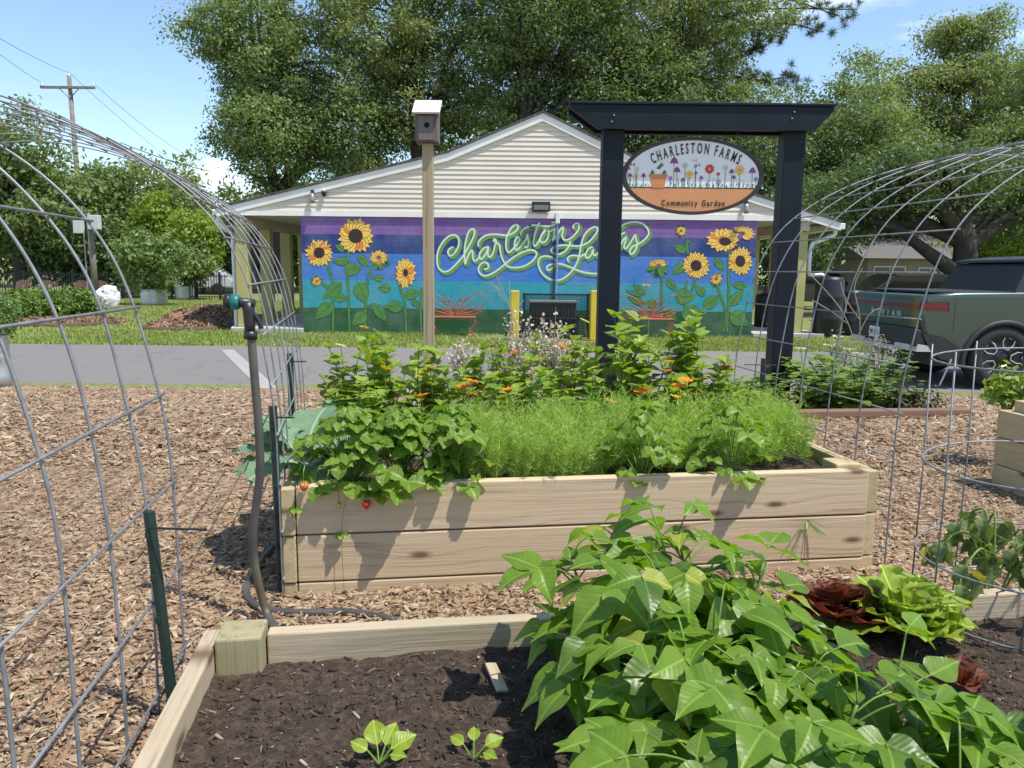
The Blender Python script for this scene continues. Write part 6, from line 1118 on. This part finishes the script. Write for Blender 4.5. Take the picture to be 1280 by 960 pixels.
# shrubs and tank plants on the left lawn
def bush(name, lab, c, rd, mt, ncl, npc, leaf, seed, cat='shrub', fl=None, sig=.14, upb=.45, stems=8):
    g = np.random.default_rng(seed); t = thing(name, lab, cat, (c[0], c[1], c[2]-rd[2])); d = g.normal(0, 1, (ncl, 3)); d /= np.linalg.norm(d, axis=1, keepdims=True); C = np.array(c)+d*(.3+.7*g.random((ncl, 1))**.5)*np.array(rd); C = C[C[:, 2] > c[2]-rd[2]*.95]
    V, Fc, rn = cloud(g, C, np.full((len(C), 1), sig)*np.ones((1, 3)), npc, leaf, upb=upb); ob('foliage', np_mesh('foliage', V, Fc, tmat(mt) if isinstance(mt, str) else mt, rn), t, kind='stuff'); m_ = MB()
    for k in range(stems): q = Vector(C[k % len(C)]); b = Vector((c[0]+(q.x-c[0])*.2, c[1]+(q.y-c[1])*.2, c[2]-rd[2]-.03)); m_.tube(crom([b, b.lerp(q, .6)+Vector((0, 0, .03)), q], 3), .012 if rd[2] > .3 else .004, 5)
    m_.build('stems', M_BARK if rd[2] > .3 else M_STEM, t)
    if fl:
        top = C[np.argsort(-C[:, 2]-.3*g.random(len(C)))[:fl[1]]]
        V, Fc, rn = cloud(g, top+np.array([0, -.02, rd[2]*.12]), np.full((len(top), 1), fl[2])*np.ones((1, 3)), fl[3], fl[4]); ob('blossoms', np_mesh('blossoms', V, Fc, fl[0], rn), t, kind='stuff')
    return t
M_WFL = leafmat('white_flower', (.55, .58, .45), (.72, .72, .6), .25, 0, .6, tint=(1, 1, .9))
for k, (px, py, w_, h_, lab) in enumerate(((28, 402, 22, 34, 'rounded green shrub at the left end of the pine straw bed'), (58, 400, 24, 36, 'rounded green shrub in the middle of the pine straw bed'), (98, 397, 24, 32, 'brighter rounded shrub at the right end of the pine straw bed'))):
    p = atz(px, py, -.55); s = p.y/F_PX; bush('round_shrub', lab, (p.x, p.y, -.55+h_/2*s), (w_*s, w_*s*.8, h_/2*s), 'hyd', 70, 40, .12, 50+k, fl=(M_WFL, 10, .03, 6, .06))
for k, (tp, wpx, top, lab, sd) in enumerate(((TK[0], 44, 292, 'large leafy sunflower bush growing from the front stock tank', 60), (TK[1], 30, 300, 'leafy sunflower bush growing from the rear stock tank', 61))):
    zt__ = aty(200, top, tp.y).z; z0 = .1; s = tp.y/F_PX; bush('tank_plant', lab, (tp.x+(-.05 if k == 0 else .3), tp.y, (zt__+z0)/2), (wpx*s, wpx*s*.8, (zt__-z0)/2), 'sage', 110, 36, .20, sd, cat='plant', fl=(M_WFL, 22, .05, 3, .09), sig=.17, upb=.2)
bush('white_flower_plant', 'white flowering plant in the tank at the left edge', (TK3.x+.05, TK3.y, TK3.z+.85), (.26, .22, .26), 'hyd', 60, 30, .05, 62, 'plant', (M_WFL, 40, .03, 16, .028), sig=.06)
# flower plot round the right sign post and loose plants left of it
M_YAR = leafmat('yarrow_head', (.62, .60, .36), (.74, .72, .5), .2, 0, .6, tint=(1, 1, .9)); M_PUR = leafmat('purple_leaf', (.045, .03, .03), (.12, .14, .05), .25, 0, .5, tint=(1.2, 1, .8)); M_GRY = leafmat('grey_leaf', (.22, .25, .18), (.36, .36, .28), .25, 0, .6, tint=(1, 1, .8))
SPB = [stemplant_mesh(20+q_, .4, leafmat('perennial_leaf%d' % q_, (.12, .22, .03), (.26, .36, .07), .38, .2, .45), .082, 10, 1.15, 9) for q_ in range(3)]
for k, (px, py, pyt, lab, mx) in enumerate(((1012, 516, 452, 'leafy green perennial clump right beside the right sign post', 1.4), (1042, 516, 446, 'leafy green perennial clump below the yarrow heads', 1.5), (1070, 512, 440, 'leafy green perennial clump in the middle of the right plot', 1.5), (1098, 510, 452, 'leafy green perennial clump below the truck number plate', 1.3), (1120, 516, 478, 'low green clump beside the purplish ground cover', 1.4), (925, 524, 458, 'loose green plant left of the right sign post', 1.3), (955, 518, 474, 'small loose plant at the foot of the right sign post', 1.2), (900, 515, 470, 'low loose plant behind the raised bed', 1.4), (940, 510, 480, 'short loose plant behind the green stake', 1.3))):
    p = atg(px, py); stemplant(px, pyt, 0, lab, k % 3, base=p, mx=mx*1.15, name='perennial', group=None, meshes=SPB)
for k, (px, py, w_, h_, mt, lab, leaf) in enumerate(((1095, 500, 20, 78, M_GRY, 'greyish seedy perennial behind the right plot', .03), (1142, 518, 36, 24, M_PUR, 'low purplish ground cover at the right end of the plot', .035), (1050, 480, 24, 62, M_GRY, 'pale seedy plant behind the leafy clump, left of the truck', .03))):
    p = atg(px, py); s = p.y/F_PX; bush('perennial', lab, (p.x, p.y, p.z+h_/2*s), (w_*s, w_*s*.8, h_/2*s), mt, 60, 22, leaf, 70+k, 'plant', sig=.06)
for px, py, lab in ((1037, 432, 'flat cream yarrow head, upper one right of the sign post'), (1047, 421, 'flat cream yarrow head, topmost'), (1062, 437, 'flat cream yarrow head, right of the middle'), (1071, 442, 'flat cream yarrow head, rightmost'), (1031, 447, 'flat cream yarrow head, lowest beside the post'), (1001, 436, 'flat pale yarrow head touching the sign post')):
    b = atg(px, 505); q = aty(px, py, b.y-.05); t = thing('yarrow', lab, 'flower', b); MB().tube(crom([b, b.lerp(q, .5)+Vector((.02, 0, 0)), q], 4), .004, 5).build('stem', M_STEM, t); g = np.random.default_rng(px); a = g.random(60)*6.3; r = .055*np.sqrt(g.random(60)); V, Fc = scatter(LT, LF, np.stack([q.x+r*np.cos(a), q.y+r*np.sin(a), q.z+.008*g.random(60)], 1), rot_frames(g.normal(0, .3, (60, 3))+np.array([[0, 0, 1]]), a), np.full(60, .02)); ob('flower_head', np_mesh('flower_head', V, Fc, M_YAR, g.random(120)), t)
b = atg(1075, 490); t = thing('dry_stalk', 'branching bare dry stalks in front of the truck tailgate', 'stalk', b)
for pts in (((1075, 490), (1068, 430), (1050, 385), (1010, 340)), ((1072, 460), (1075, 400), (1068, 360), (1078, 335)), ((1068, 430), (1085, 395), (1100, 385)), ((1060, 405), (1040, 390), (1015, 375)), ((1075, 400), (1058, 375), (1050, 352)), ((1058, 392), (1056, 372))): MB().tube(crom([aty(a_, b_, b.y) for a_, b_ in pts], 4), .006, 5).build('twig', M_DRY, t)
p = bpt(O3, .3, .3, .32); bush('young_plant', 'bright green young plant in the bed at the right edge', (p.x, p.y, .40), (.1, .1, .08), 'lime', 24, 14, .05, 90, 'plant', sig=.03)
